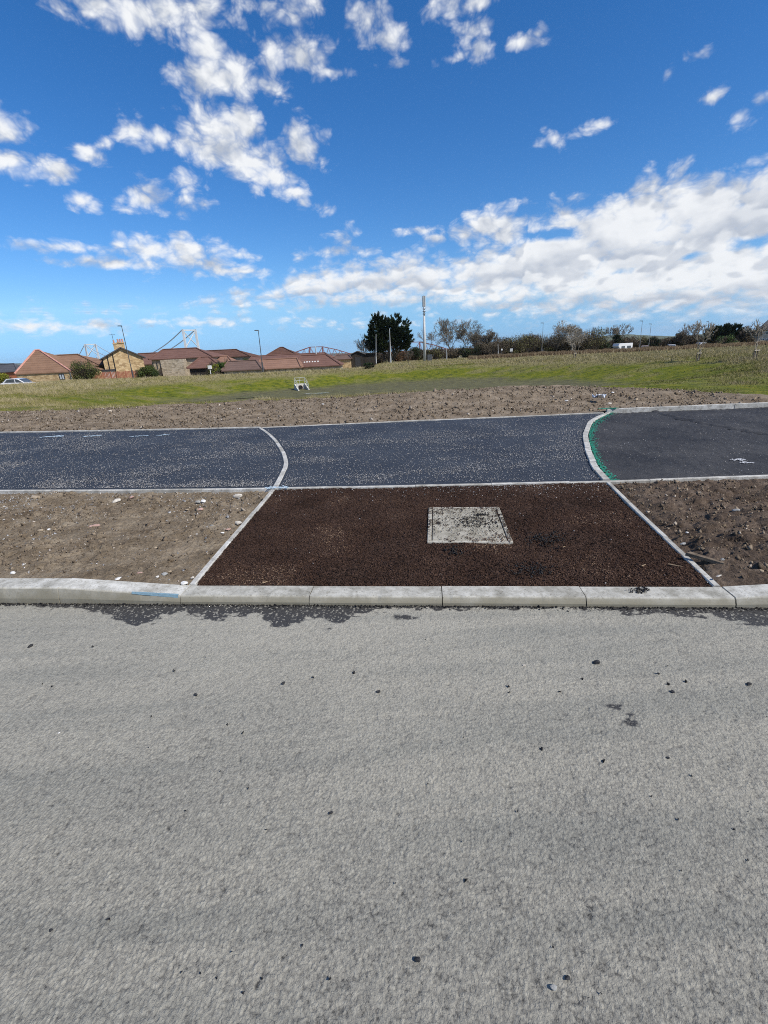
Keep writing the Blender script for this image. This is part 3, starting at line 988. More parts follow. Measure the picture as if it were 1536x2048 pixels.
def soil_bed(name, mat, u0, u1, zfun, rough, label, nu_, nv_, left):
    s, t = np.meshgrid(np.linspace(0, 1, nu_), np.linspace(0, 1, nv_), indexing='ij')
    # between the back of the kerb and the near edge of the path, out to the side of the bark bed
    def side_x(y):
        a, b = (bl0, bl1) if left else (br0, br1)
        return a[0] + (b[0] - a[0]) * (y - a[1]) / (b[1] - a[1]) + (-0.02 if left else 0.02)
    X = -8 + 6.6 * s if left else 2.2 + 6.8 * s
    Y = X * 0
    for _ in range(4):
        yb = (V_BACK - 0.01 - X * KV[0]) / KV[1]
        yf = near_y(X) - 0.02
        Y = yb * (1 - t) + yf * t
        sx_ = side_x(Y)
        X = (-8.5) * (1 - s ** 0.8) + sx_ * s ** 0.8 if left else sx_ * (1 - s ** 1.25) + 9.0 * s ** 1.25
    Z = zfun(X, Y, t, s)
    o = big_mesh(name, np.stack([X, Y, Z], -1).reshape(-1, 3), grid_faces(nu_, nv_), mat, smooth=True)
    tag(o, label, kind='structure')
    return o
def z_left(X, Y, t, s):
    U = X * KU[0] + Y * KU[1]
    kt = np.interp(U, [-2.683, -1.759], [H_FULL, H_DROP])
    z = (kt - 0.016) * (1 - t) ** 1.2 + 0.030 * (1 - (1 - t) ** 1.2)
    z = z + (fbm(X * 1.6, Y * 1.6, 111, 4) - 0.5) * 0.06 * sstep(0, 0.12, t) * sstep(1.0, 0.93, t)
    rough = sstep(0.42, 0.62, fbm(X * 1.1 + 7, Y * 1.4, 115, 3)) * 0.8 + 0.2
    z = z + clods(X, Y, 0.10, 117, 2) * 0.045 * rough * sstep(0.02, .1, t) + clods(X, Y, 0.035, 119, 1.5) * 0.020 + (fbm(X * 30, Y * 30, 121, 3) - 0.5) * 0.010
    return z
def z_right(X, Y, t, s):
    U = X * KU[0] + Y * KU[1]
    kt = np.interp(U, [1.94, 2.86], [H_DROP, H_FULL])
    z = (kt - 0.02) * (1 - t) ** 1.5 + 0.035 * (1 - (1 - t) ** 1.5)
    z = z + (fbm(X * 1.3, Y * 1.3, 131, 4) - 0.40) * 0.11 * sstep(0, 0.2, t) * sstep(1.0, 0.9, t) * sstep(0, 0.08, s)
    z = z + clods(X, Y, 0.16, 133, 1.5) * 0.055 * sstep(0, 0.1, t) * sstep(1, .93, t) * sstep(0.005, 0.05, s) + clods(X, Y, 0.06, 135, 1.3) * 0.030 * sstep(0, .04, t) + clods(X, Y, 0.025, 137) * 0.010 + (fbm(X * 30, Y * 30, 139, 3) - 0.5) * 0.010
    return z
soil_bed('soil_verge', SOIL_L, 0, 0, z_left, 1, 'dry brown soil verge with stones left of the bark bed', 520, 210, True)
soil_bed('soil_verge', SOIL_R, 0, 0, z_right, 1, 'dark lumpy soil verge right of the bark bed', 420, 230, False)
# strip of turned soil beyond the path
FAR_SOIL = [(-20, 17.6), (-13.8, 16.9), (-9.1, 16.7), (-4.6, 16.5), (0.2, 15.6), (4.1, 15.5), (6.4, 15.0), (8.0, 13.5), (8.9, 11.6), (9.6, 10.3), (14, 9.6)]
_fs = np.array(FAR_SOIL)
def far_soil_y(x):
    return np.interp(x, _fs[:, 0], _fs[:, 1])
nu_, nv_ = 700, 130
s, t = np.meshgrid(np.linspace(0, 1, nu_), np.linspace(0, 1, nv_), indexing='ij')
X = -19 + 29.5 * s
Y0 = far_y(X) + 0.04
Y1 = np.maximum(far_soil_y(X) + (fbm(X * 0.8, X * 0, 141, 3) - 0.5) * 1.2, Y0 + 0.05) + 0.25
Y = Y0 * (1 - t) + Y1 * t
far_top = np.interp(X, [4.6, 5.4], [Z_EDGE - 0.02, Z_EDGE + 0.04])
base = far_top * (1 - sstep(0, 0.12, t)) + sstep(0, 0.12, t) * 0.055
mound = 0.16 * np.exp(-((X - 3.5) / 5) ** 2) * sstep(0.25, 0.8, t) + 0.05 * sstep(0.3, 0.9, t)
Z = base + mound + (fbm(X * 0.9, Y * 1.3, 143, 4) - 0.5) * 0.10 * sstep(0.03, 0.2, t)
Z = Z + clods(X, Y, 0.30, 145, 1.5) * 0.028 * sstep(0.05, 0.25, t) + clods(X, Y, 0.11, 147, 1.3) * 0.026 * sstep(0.02, .1, t) + (fbm(X * 9, Y * 9, 149, 3) - 0.5) * 0.03
Z = Z - 0.35 * sstep(0.90, 1.0, t)
o = big_mesh('soil_strip', np.stack([X, Y, Z], -1).reshape(-1, 3), grid_faces(nu_, nv_), SOIL_F, smooth=True)
tag(o, 'strip of turned brown soil behind the path', kind='structure')

# ------------------------------------------------------------------ bark bed
mt, nt, bs = new_mat('bark_fines')
a = noise(nt, 60, 5, 0.75)
b = noise(nt, 2.2, 4, 0.6)
col = ramp(nt, a, [(0.30, (0.017, 0.010, 0.007)), (0.55, (0.053, 0.030, 0.021)), (0.75, (0.096, 0.058, 0.041))])
col = mixc(nt, ramp(nt, b, [(0.42, (0, 0, 0)), (0.64, (0.9, 0.9, 0.9))]), col, mixc(nt, 1.0, col, (1.5, 1.65, 1.75), 'MULTIPLY'))
nt.links.new(col, bs.inputs['Base Color'])
bs.inputs['Roughness'].default_value = 0.95
bs.inputs['Specular IOR Level'].default_value = 0.1
bump(nt, bs, a, 0.9, 0.015)
BARK = mt
nu_, nv_ = 300, 190
def bark_xy(s, t):
    lx = bl0[0] + (bl1[0] - bl0[0]) * t + 0.02
    rx = br0[0] + (br1[0] - br0[0]) * t - 0.02
    X = lx * (1 - s) + rx * s
    yb = (V_BACK - 0.005 - X * KV[0]) / KV[1]
    yf = near_y(X) - 0.02
    return X, yb * (1 - t) + yf * t
def bark_z(X, Y, t):
    z = 0.050 + 0.010 * t + (fbm(X * 1.4, Y * 1.4, 151, 3) - 0.5) * 0.030 * sstep(0, .1, t)
    return z + (fbm(X * 22, Y * 22, 153, 3) - 0.5) * 0.016 - 0.008 * (1 - sstep(0, 0.04, t))
s, t = np.meshgrid(np.linspace(0, 1, nu_), np.linspace(0, 1, nv_), indexing='ij')
X, Y = bark_xy(s, t)
o = big_mesh('bark_bed', np.stack([X, Y, bark_z(X, Y, t)], -1).reshape(-1, 3), grid_faces(nu_, nv_), BARK, smooth=True)
tag(o, 'dark brown bark bed between the edgings', kind='structure')
# chamber cover outline (needed to keep bark off most of it)
CV = np.array([(0.46, 4.43), (1.19, 4.34), (1.07, 3.45), (0.36, 3.53)])
cvc = CV.mean(0)
CU = np.array([0.9925, -0.122])
CN = np.array([0.122, 0.9925])
CW, CD = 0.36, 0.445
def on_cover(X, Y, m=0.0):
    a = (X - cvc[0]) * CU[0] + (Y - cvc[1]) * CU[1]
    b = (X - cvc[0]) * CN[0] + (Y - cvc[1]) * CN[1]
    return (np.abs(a) < CW + m) & (np.abs(b) < CD + m), a, b
BARKCHIP = leafy('bark_shreds', [(0, (0.020, 0.012, 0.008)), (0.45, (0.056, 0.031, 0.022)), (0.80, (0.096, 0.057, 0.040)), (0.96, (0.15, 0.095, 0.065)), (1, (0.26, 0.18, 0.12))], 0.9)
n = 74000
s, t = rng.random(n), rng.random(n) ** 1.15
X, Y = bark_xy(s, t)
oc, ca, cb = on_cover(X, Y, 0.0)
edge_d = np.minimum(CW - np.abs(ca), CD - np.abs(cb))
keep = (~oc) | (rng.random(n) < 0.10 + 1.0 * np.exp(-edge_d / 0.07) * (fbm(X * 7, Y * 7, 155, 2) > 0.43))
X, Y, t = X[keep], Y[keep], t[keep]
oc = on_cover(X, Y)[0]
Zb = np.where(oc, 0.074, bark_z(X, Y, t) + 0.004)
o = tetra_scatter('bark_shreds', np.stack([X, Y, Zb], 1), rng.uniform(0.004, 0.0095, len(X)), rng.uniform(1.5, 4.5, len(X))[:, None], 0.6, BARKCHIP, tilt=0.35, rnd=np.clip(rng.random(len(X)) * 0.75 + 0.9 * (fbm(X * 2.3, Y * 2.3, 171, 4) - 0.38), 0, 1))
tag(o, 'loose brown bark shreds covering the bed', kind='stuff')
# white chips strewn over the bark near the path, over the soil too
n = 900
s, t = rng.random(n), 1 - np.abs(rng.normal(0, 0.09, n))
s[:90], t[:90] = rng.random(90), rng.random(90)
k = (t > 0.02) & (t < 0.99)
X, Y = bark_xy(s[k], t[k])
keep = (rng.random(len(X)) < 0.25 + 0.75 * sstep(0.2, 0.95, s[k])) & ~on_cover(X, Y, 0.02)[0]
X, Y, tt = X[keep], Y[keep], t[k][keep]
o = tetra_scatter('stone_chippings', np.stack([X, Y, bark_z(X, Y, tt) + 0.010], 1), rng.uniform(0.006, 0.013, len(X)), 1.3, 0.8, CHIP)
tag(o, 'white stone chippings spilled over the bark along the path', kind='stuff')
n = 2600
X = rng.uniform(-6.5, -1.5, n)
t = np.where(rng.random(n) < 0.5, 1 - np.abs(rng.normal(0, 0.16, n)), rng.random(n))
t = np.clip(t, 0.03, 0.985)
Y = ((V_BACK - X * KV[0]) / KV[1]) * (1 - t) + near_y(X) * t
keep = (X < bl0[0] + (bl1[0] - bl0[0]) * t - 0.06) & (rng.random(n) < 0.15 + 0.85 * sstep(0.45, 0.65, fbm(X * 3, Y * 3, 157, 2)))
X, Y, t = X[keep], Y[keep], t[keep]
o = tetra_scatter('pebbles', np.stack([X, Y, z_left(X, Y, t, 0.5 * t) + 0.003], 1), rng.gamma(3.0, 0.0035, len(X)) + 0.004, 1.4, 0.8, CHIP)
tag(o, 'small pale pebbles scattered over the dry soil verge', kind='stuff')
CLOD = leafy('soil_clods', [(0, (0.080, 0.060, 0.041)), (0.5, (0.165, 0.128, 0.089)), (0.95, (0.26, 0.21, 0.155)), (1, (0.50, 0.45, 0.39))], 0.95)
n = 7000
X = rng.uniform(-7.0, -1.4, n)
t = rng.uniform(0.03, 0.975, n)
Y = ((V_BACK - X * KV[0]) / KV[1]) * (1 - t) + near_y(X) * t
keep = (X < bl0[0] + (bl1[0] - bl0[0]) * t - 0.05) & (rng.random(n) < 0.35 + 0.65 * sstep(0.42, 0.6, fbm(X * 1.1 + 7, Y * 1.4, 115, 3)))
X, Y, t = X[keep], Y[keep], t[keep]
o = tetra_scatter('soil_crumbs', np.stack([X, Y, z_left(X, Y, t, 0.5 * t) + 0.002], 1), rng.gamma(2.0, 0.006, len(X)) + 0.005, 1.3, 0.9, CLOD)
tag(o, 'loose crumbs of dry soil on the left verge', kind='stuff')
n = 5200
X = rng.uniform(2.3, 7.5, n)
t = rng.uniform(0.03, 0.97, n)
Y = ((V_BACK - X * KV[0]) / KV[1]) * (1 - t) + near_y(X) * t
keep = X > br0[0] + (br1[0] - br0[0]) * t + 0.07
X, Y, t = X[keep], Y[keep], t[keep]
o = tetra_scatter('soil_crumbs', np.stack([X, Y, z_right(X, Y, t, np.full_like(t, 0.5)) + 0.004], 1), rng.gamma(1.6, 0.007, len(X)) + 0.005, 1.3, 0.9, CLOD)
tag(o, 'loose crumbs of dark soil on the right verge', kind='stuff')
n = 9000
X = rng.uniform(-18, 9, n)
t = rng.uniform(0.02, 0.93, n)
Y = (far_y(X) + 0.04) * (1 - t) + (far_soil_y(X)) * t
k = far_soil_y(X) > far_y(X) + 0.4
X, Y, t = X[k], Y[k], t[k]
zz = 0.075 + 0.16 * np.exp(-((X - 3.5) / 5) ** 2) * sstep(0.25, 0.8, t) + 0.05 * sstep(0.3, 0.9, t)
o = tetra_scatter('soil_crumbs', np.stack([X, Y, zz + 0.01], 1), rng.gamma(2.2, 0.011, len(X)) + 0.010, 1.3, 0.9, CLOD)
tag(o, 'loose lumps and pale stones on the turned soil strip', kind='stuff')

# ------------------------------------------------------------------ chamber cover
cover = thing('chamber_cover', (cvc[0], cvc[1], 0.030), 'square pale concrete chamber cover set in the bark', 'manhole cover', rz=math.atan2(CU[1], CU[0]))
f = MB()
for (x0, x1, y0, y1) in ((-CW, CW, -CD, -CD + 0.035), (-CW, CW, CD - 0.035, CD), (-CW, -CW + 0.035, -CD + 0.036, CD - 0.036), (CW - 0.035, CW, -CD + 0.036, CD - 0.036)):
    f.box(x0, x1, y0, y1, -0.05, 0.038)
f.build('frame', CONC_COVER, cover, bevel=0.003)
MB().box(-CW + 0.036, CW - 0.036, -CD + 0.036, CD - 0.036, -0.05, 0.026).build('seat', DARKREC := simple('dirt_filled_gap', (0.09, 0.07, 0.05), (0.15, 0.125, 0.09), 30), cover)
lid = MB().box(-CW + 0.044, CW - 0.044, -CD + 0.044, CD - 0.044, 0.0265, 0.036).build('lid', CONC_COVER, cover, bevel=0.003)
tr = MB()
nx, ny = 16, 20
for i in range(nx):
    for j in range(ny):
        x = -CW + 0.07 + (2 * CW - 0.14) * i / (nx - 1)
        y = -CD + 0.07 + (2 * CD - 0.14) * j / (ny - 1)
        w_, l_ = (0.006, 0.015) if (i + j) % 2 else (0.015, 0.006)
        if fbm(np.array([x * 6 + 5.0]), np.array([y * 6]), 161, 2)[0] < 0.62:
            tr.box(x - w_, x + w_, y - l_, y + l_, 0.030, 0.040)
tp = tr.build('tread_pattern', CONC_COVER, lid)
tp['kind'] = 'stuff'
for sx_ in (-1, 1):
    MB().box(sx_ * (CW - 0.10) - 0.02, sx_ * (CW - 0.10) + 0.02, -0.035, 0.035, 0.034, 0.037).build('keyhole', simple('dark_recess', (0.02, 0.018, 0.016), (0.03, 0.028, 0.025)), lid)
BLACKLUMP = leafy('black_bitumen_grit', [(0, (0.010, 0.010, 0.011)), (1, (0.035, 0.034, 0.034))], 0.7)
def lumps(name, centre, spread, n, z, size, label, mat=BLACKLUMP, el=1.3):
    q = rng.normal(0, 1, (n, 2)) * np.array(spread)
    P = np.concatenate([np.array(centre)[None] + q, np.full((n, 1), z)], 1)
    return tag(tetra_scatter(name, P, rng.uniform(size * 0.4, size, n), el, 0.9, mat), label, kind='stuff')
pA, pB, pC = on_level(1095, 1078, .06), on_level(1062, 1140, .06), on_level(908, 1100, .06)
lumps('bitumen_grit', pA[:2], (0.10, 0.07), 160, 0.066, 0.022, 'black bitumen crumbs spilled on the bark right of the cover')
lumps('bitumen_grit', pB[:2], (0.09, 0.05), 130, 0.066, 0.020, 'black bitumen crumbs spilled on the bark near the kerb')
lumps('bitumen_grit', pC[:2], (0.05, 0.06), 70, 0.066, 0.020, 'black bitumen crumbs spilled just before the cover')
pD = on_level(945, 1042, .08)
lumps('dirt_crumbs', pD[:2], (0.11, 0.09), 420, 0.073, 0.014, 'dark dirt crumbs lying on the chamber cover')
pE = on_level(962, 1028, .08)
lumps('dirt_crumbs', pE[:2], (0.03, 0.015), 60, 0.075, 0.018, 'heap of dark dirt on the far side of the cover')
pF = on_level(1282, 1182, .062)
lumps('bitumen_grit', pF[:2], (0.035, 0.018), 70, H_DROP + 0.005, 0.015, 'dark bitumen smear on top of the dropped kerb')
# gritty line along the kerb foot
n = 3000
u = rng.uniform(-3.4, 3.0, n)
g = np.abs(rng.normal(0, 0.018, n)) + 0.004
P = uv2xy(u, V_FOOT - g)
o = tetra_scatter('kerb_grit', np.concatenate([P, np.full((n, 1), 0.006)], 1), rng.gamma(2, 0.0022, n) + 0.002, 1.3, 0.6, BLACKLUMP)
tag(o, 'dark grit gathered along the foot of the kerb', kind='stuff')

# ------------------------------------------------------------------ sprayed marks
def spray(name, line, width, n, z, size, mat, label, cat, offx=0.0):
    P = poly_sample(line, 0.01)
    i = rng.integers(0, len(P), n)
    w = np.interp(i / len(P), np.linspace(0, 1, len(width)), width)
    q = P[i] + np.stack([offx + np.abs(rng.normal(0, 1, n)) * w, rng.normal(0, 0.02, n)], 1)
    r = rng.uniform(size * 0.4, size, n)
    a = rng.uniform(0, 6.28, n)
    k_ = np.arange(5)[None] * 2 * np.pi / 5 + a[:, None]
    rr_ = r[:, None] * rng.uniform(0.5, 1.2, (n, 5))
    V = np.stack([q[:, 0:1] + np.cos(k_) * rr_, q[:, 1:2] + np.sin(k_) * rr_, z + rng.uniform(0.006, 0.012, (n, 1)) + 0 * k_], -1)
    b = np.arange(n)[:, None] * 5
    F = np.concatenate([b + np.array(c) for c in ((0, 1, 2), (0, 2, 3), (0, 3, 4))])
    o = big_mesh(name, V.reshape(-1, 3), F, mat)
    return tag(o, label, cat)
spray('spray_paint', [(x + 0.06, y) for x, y in ARC_R], [0.07, 0.11, 0.075, 0.055, 0.05, 0.05, 0.04], 1300, Z_PATH - 0.002, 0.017, PAINT_TEAL, 'teal spray paint line on black asphalt beside the curved edging', 'paint mark')
spray('spray_paint', [(5.0, 10.15), (5.22, 10.12), (5.3, 10.1)], [0.06, 0.06], 200, Z_EDGE + 0.075, 0.035, PAINT_TEAL, 'teal spray paint dab on the end of the far edging', 'paint mark', -0.1)
spray('spray_paint', [(-1.45, 5.39), (-1.2, 5.37)], [0.03, 0.03], 90, Z_EDGE - 0.003, 0.018, PAINT_PALE, 'faint turquoise spray dab where left edging meets the path', 'paint mark', -0.02)
def mark(px, py, L, W, label):
    p = on_level(px, py, Z_PATH)
    spray('spray_paint', [(p[0] - L / 2, p[1]), (p[0], p[1] + W), (p[0] + L / 2, p[1])], [0.02, 0.02], int(60 * L / 0.3), Z_PATH, W, PAINT_PALE, label, 'paint mark')
mark(104, 874, 0.45, 0.05, 'pale blue dash sprayed on the path, leftmost of the row')
mark(183, 873, 0.35, 0.035, 'pale blue dash sprayed on the path, second from left')
mark(278, 873, 0.40, 0.022, 'pale blue dash sprayed on the path, third from left')
mark(325, 871, 0.22, 0.03, 'pale blue dash sprayed on the path, nearest the left curved edging')
p = on_level(1482, 922, Z_PATH)
WPAINT = simple('white_spray_paint', (0.55, 0.56, 0.57), (0.75, 0.76, 0.77), 50, 0.7, 0.2)
for (dx, dy, ex, ey) in ((-.08, .05, .08, .07), (-.01, -.10, .01, .06), (-.075, -.09, .06, -.11)):
    spray('spray_paint', [(p[0] + dx, p[1] + dy), (p[0] + (dx + ex) / 2, p[1] + (dy + ey) / 2 + .01), (p[0] + ex, p[1] + ey)], [0.008, 0.008], 45, Z_PATH - .004, 0.014, WPAINT,
          {-.08: 'upper white stroke of the survey mark sprayed on black asphalt', -.01: 'upright white stroke of the survey mark sprayed on black asphalt', -.075: 'lower white stroke of the survey mark sprayed on black asphalt'}[dx], 'paint mark')

# ------------------------------------------------------------------ stones
def stone_mesh(seed, flat=0.7, sub=2):
    r_ = random.Random(seed)
    bm = bmesh.new()
    bmesh.ops.create_icosphere(bm, subdivisions=sub, radius=1.0)
    planes = [(Vector((r_.gauss(0, 1), r_.gauss(0, 1), r_.gauss(0, 1))).normalized(), r_.uniform(0.55, 0.9)) for _ in range(9)]
    for v in bm.verts:
        for n_, d_ in planes:
            e_ = v.co.dot(n_) - d_
            if e_ > 0:
                v.co -= n_ * e_ * 0.9
        v.co *= 1 + r_.uniform(-0.04, 0.04)
        v.co.z *= flat
    me = bpy.data.meshes.new('stone')
    bm.to_mesh(me)
    bm.free()
    return me
STONES = [stone_mesh(i, 0.55 + 0.05 * (i % 5)) for i in range(6)]
ST = {
 'cream': simple('cream_stone', (0.40, 0.36, 0.30), (0.60, 0.56, 0.49), 30, 0.85),
 'grey': simple('grey_stone', (0.20, 0.20, 0.19), (0.36, 0.36, 0.34), 30, 0.85),
 'pink': simple('pink_stone', (0.33, 0.21, 0.17), (0.48, 0.33, 0.28), 30, 0.85),
 'white': simple('white_stone', (0.55, 0.54, 0.51), (0.74, 0.73, 0.70), 30, 0.85),
 'tan': simple('tan_stone', (0.26, 0.20, 0.13), (0.40, 0.33, 0.24), 30, 0.85),
 'black': simple('black_crumb', (0.016, 0.016, 0.017), (0.045, 0.045, 0.046), 60, 0.75),
}
def stone(px, py, wpx, mat, label, z=0.06, k=0, flat=1.0, group=None, name='stone', elong=1.25, sink=0.35, cat='stone', yaw=None):
    p = on_level(px, py, z)
    D = float(np.dot(p - np.array([0, 0, CAM_H]), FW))
    r_ = wpx / 2 * D / FPX
    me = STONES[k % len(STONES)].copy()
    me.materials.clear()
    me.materials.append(ST[mat])
    o = bpy.data.objects.new(name, me)
    COL.objects.link(o)
    o.location = (p[0], p[1], z + r_ * (0.6 - sink) * flat)
    o.scale = (r_, r_ / elong, r_ * flat)
    o.rotation_euler = (random.uniform(-.2, .2), random.uniform(-.2, .2), random.uniform(-.5, .5) if yaw is None else yaw)
    return tag(o, label, cat, group)
G_ = 'stones lying on the left soil verge'
stone(233, 1003, 18, 'cream', 'flat cream stone near the path, left part of the soil verge', .05, 0, .7, G_)
stone(72, 996, 22, 'tan', 'flat tan stone beside the path edging, leftmost on the verge', .05, 1, .5, G_)
stone(264, 996, 12, 'pink', 'small pinkish stone against the path edging', .05, 2, .8, G_)
stone(190, 1053, 21, 'pink', 'angular flat pink stone in the middle of the left verge', .06, 3, .45, G_, elong=1.7, yaw=0.5)
stone(396, 1005, 11, 'grey', 'small round grey stone next to a white one near the path', .05, 4, .9, G_)
stone(407, 1003, 12, 'white', 'small white stone touching a grey one near the path', .05, 5, .8, G_)
stone(401, 1020, 13, 'pink', 'rounded pinkish stone below the white and grey pair', .05, 0, .9, G_)
stone(476, 994, 21, 'cream', 'large cream stone near the corner of path and bark edging', .05, 1, .8, G_)
stone(477, 1048, 16, 'cream', 'cream stone leaning on the bark bed edging halfway down', .06, 2, .9, G_)
stone(457, 1059, 12, 'pink', 'small pink stone beside the bark bed edging', .06, 3, .5, G_, elong=1.6)
stone(445, 1066, 8, 'white', 'tiny white stone below the pink one by the edging', .06, 4, .6, G_)
stone(266, 1087, 13, 'grey', 'round grey stone in the middle of the left verge', .06, 5, .9, G_)
stone(310, 1097, 14, 'tan', 'flat tan stone right of the round grey one', .06, 0, .6, G_, elong=1.5)
stone(81, 1062, 15, 'tan', 'lumpy tan stone in the dark patch at left', .07, 1, .6, G_)
stone(98, 1060, 8, 'white', 'small white stone beside the lumpy tan one', .07, 2, .9, G_)
stone(52, 1097, 20, 'tan', 'broad tan stone half buried at left', .08, 3, .5, G_)
stone(197, 1119, 18, 'cream', 'thin flat cream sliver of stone on the left verge', .08, 4, .3, G_, elong=2.4)
stone(27, 1148, 11, 'white', 'white upright stone resting behind the full height kerb', .11, 5, 1.1, G_, sink=.1)
stone(239, 1158, 18, 'white', 'flat white stone against the back of the sloping kerb', .085, 0, .5, G_, elong=1.8)
stone(280, 1147, 12, 'pink', 'pointed pinkish stone near the sloping kerb', .08, 1, .7, G_)
stone(330, 1150, 14, 'grey', 'round grey stone near the kerb and edging corner', .075, 2, .9, G_)
stone(315, 1154, 7, 'white', 'tiny white stone left of the round grey one by the kerb', .075, 3, .9, G_)
stone(340, 1144, 8, 'tan', 'tiny tan stone above the round grey one by the kerb', .075, 4, .9, G_)
stone(369, 1167, 17, 'white', 'white stone wedged between kerb and bark bed edging', .07, 5, .8, G_)
stone(385, 1156, 9, 'cream', 'small cream stone leaning on the lower end of the left edging', .07, 0, .9, G_)
stone(424, 1052, 9, 'grey', 'small grey stone left of the bark edging', .06, 1, .8, G_)
stone(375, 1020, 10, 'tan', 'small tan stone left of the rounded pinkish one', .05, 2, .6, G_)
G2 = 'stones lying on the soil strip behind the path'
stone(1357, 785, 12, 'cream', 'pale stone at the far right end of the soil strip', .10, 3, .8, G2)
stone(1272, 800, 10, 'tan', 'tan stone on the soil strip behind the black asphalt', .12, 4, .7, G2)
stone(1220, 807, 12, 'cream', 'flat cream stone just behind the teal painted edging', .12, 5, .4, G2, elong=1.8)
stone(1226, 786, 7, 'white', 'small white stone near the crest of the soil strip', .2, 0, .8, G2)
stone(1133, 802, 7, 'white', 'small white stone left of the white and blue rag', .15, 1, .8, G2)
stone(957, 786, 7, 'white', 'small white stone on the crest behind the middle path', .2, 2, .8, G2)
stone(646, 809, 6, 'white', 'small white stone on the soil below the pipe outlet', .12, 3, .8, G2)
stone(478, 818, 8, 'white', 'small flat white stone on soil left of the curved edging', .1, 4, .5, G2)
stone(14, 824, 12, 'cream', 'pale stone at the far left edge of the soil strip', .08, 5, .5, G2)
G3 = 'stones lying on the right soil verge'
stone(1378, 988, 10, 'grey', 'grey stone on the dark lumpy verge near the path', .08, 0, .8, G3)
stone(1472, 1021, 14, 'grey', 'broad grey stone on the dark lumpy verge', .09, 1, .6, G3)
stone(1374, 1066, 7, 'white', 'small white stone on the dark lumpy verge', .09, 2, .9, G3)
stone(1366, 1088, 14, 'grey', 'flat grey stone beside the right edging', .08, 3, .5, G3, elong=1.6)
stone(1444, 1120, 9, 'grey', 'small grey stone right of the wooden offcut', .1, 4, .9, G3)
stone(1523, 1142, 10, 'tan', 'tan stone near the right end of the kerb', .1, 5, .8, G3)
stone(1438, 1152, 14, 'cream', 'thin cream sliver of stone by the right kerb corner', .1, 0, .3, G3, elong=2.5)
# loose black crumbs on the road
crumbs = [
 (61, 1293, 11, 'leftmost black asphalt crumb on the road near the kerb'), (392, 1390, 9, 'black asphalt crumb on the road below the left wet patch'),
 (567, 1367, 9, 'black asphalt crumb on the road left of centre'), (757, 1384, 9, 'black asphalt crumb at the middle of the road'),
 (1193, 1326, 14, 'largest flat black asphalt crumb on the right of the road'), (1345, 1384, 10, 'black asphalt crumb on the road below the right kerb corner'),
 (1498, 1369, 11, 'rightmost black asphalt crumb on the road'), (662, 1626, 9, 'black asphalt crumb halfway down the road left of centre'),
 (103, 1861, 9, 'black asphalt crumb at the bottom left of the road'), (835, 1920, 14, 'dark asphalt crumb near the bottom middle of the road'),
 (1135, 1957, 12, 'black asphalt crumb at the bottom right beside a pale chip'), (1336, 1516, 8, 'lone black asphalt crumb halfway down the right of the road')]
for i, (x, y, w, lb) in enumerate(crumbs):
    stone(x, y, w, 'black', lb, .003, i, .8, 'loose asphalt crumbs on the road', name='asphalt_crumb', cat='crumb', sink=.2)
# finer black grit
gp = np.array([on_level(x, y, .006) for x, y in [(185,1293),(85,1367),(104,1372),(348,1341),(303,1432),(626,1354),(1317,1347),(1165,1357),(1337,1368),(1084,1497),(216,1839),(933,1760),(1120,1383),(1372,1362),(708,1345),(1019,1384),(455,1448),(486,1465),(1208,1522),(1017,1372)]])
gq = np.array([on_level(*q, .006) for q in np.stack([rng.uniform(0, 1536, 40), rng.uniform(1260, 2000, 40)], 1)])
gs = np.concatenate([rng.uniform(.012, .018, len(gp)), rng.uniform(.004, .010, len(gq))])
tag(tetra_scatter('road_grit', np.concatenate([gp, gq]), gs, 1.2, 0.8, BLACKLUMP), 'fine black grit strewn over the dusty road', kind='stuff')
stone(1107, 1975, 16, 'grey', 'pale grey angular stone chip on the road near the camera', .003, 2, .6, name='stone_chip', sink=.3)
stone(1048, 1331, 7, 'cream', 'small cream stone chip on the road right of centre', .003, 3, .6, name='stone_chip', sink=.3)
stone(118, 1466, 5, 'white', 'tiny white stone chip on the left of the road', .003, 4, .6, name='stone_chip', sink=.3)
# litter
def crumple(name, px, py, z, sx_, sy_, sz_, mats, label, cat, seed):
    p = on_level(px, py, z)
    n = 12
    s, t = np.meshgrid(np.linspace(-1, 1, n), np.linspace(-1, 1, n), indexing='ij')
    X = s * sx_ * (0.8 + 0.4 * vnoise(t * 2 + 5, s * 2, seed))
    Y = t * sy_ * (0.7 + 0.6 * vnoise(s * 2, t * 2 + 3, seed + 1))
    Z = (fbm(s * 1.8 + 9, t * 1.8, seed + 2, 3) - 0.3) * sz_ * 1.6 + 0.006
    o = big_mesh(name, np.stack([X, Y, Z], -1).reshape(-1, 3), grid_faces(n, n), mats, smooth=False)
    md = o.modifiers.new('thickness', 'SOLIDIFY')
    md.thickness = 0.003
    o.location = [float(c) for c in p]
    o.rotation_euler = (0, 0, seed * 0.7)
    return tag(o, label, cat)
mt, nt, bs = new_mat('rag_cloth')
nt.links.new(ramp(nt, noise(nt, 5, 2), [(0.47, (0.78, 0.79, 0.80)), (0.53, (0.16, 0.25, 0.42))], 'CONSTANT'), bs.inputs['Base Color'])
crumple('rag', 1198, 796, .17, 0.17, 0.07, 0.12, mt, 'crumpled white and blue rag on the soil strip', 'litter', 3)
crumple('plastic_scrap', 101, 1116, .085, 0.045, 0.03, 0.03, simple('blue_plastic', (0.05, 0.07, 0.16), (0.10, 0.13, 0.26), 20, 0.4), 'dark blue plastic scrap on the left soil verge', 'litter', 5)
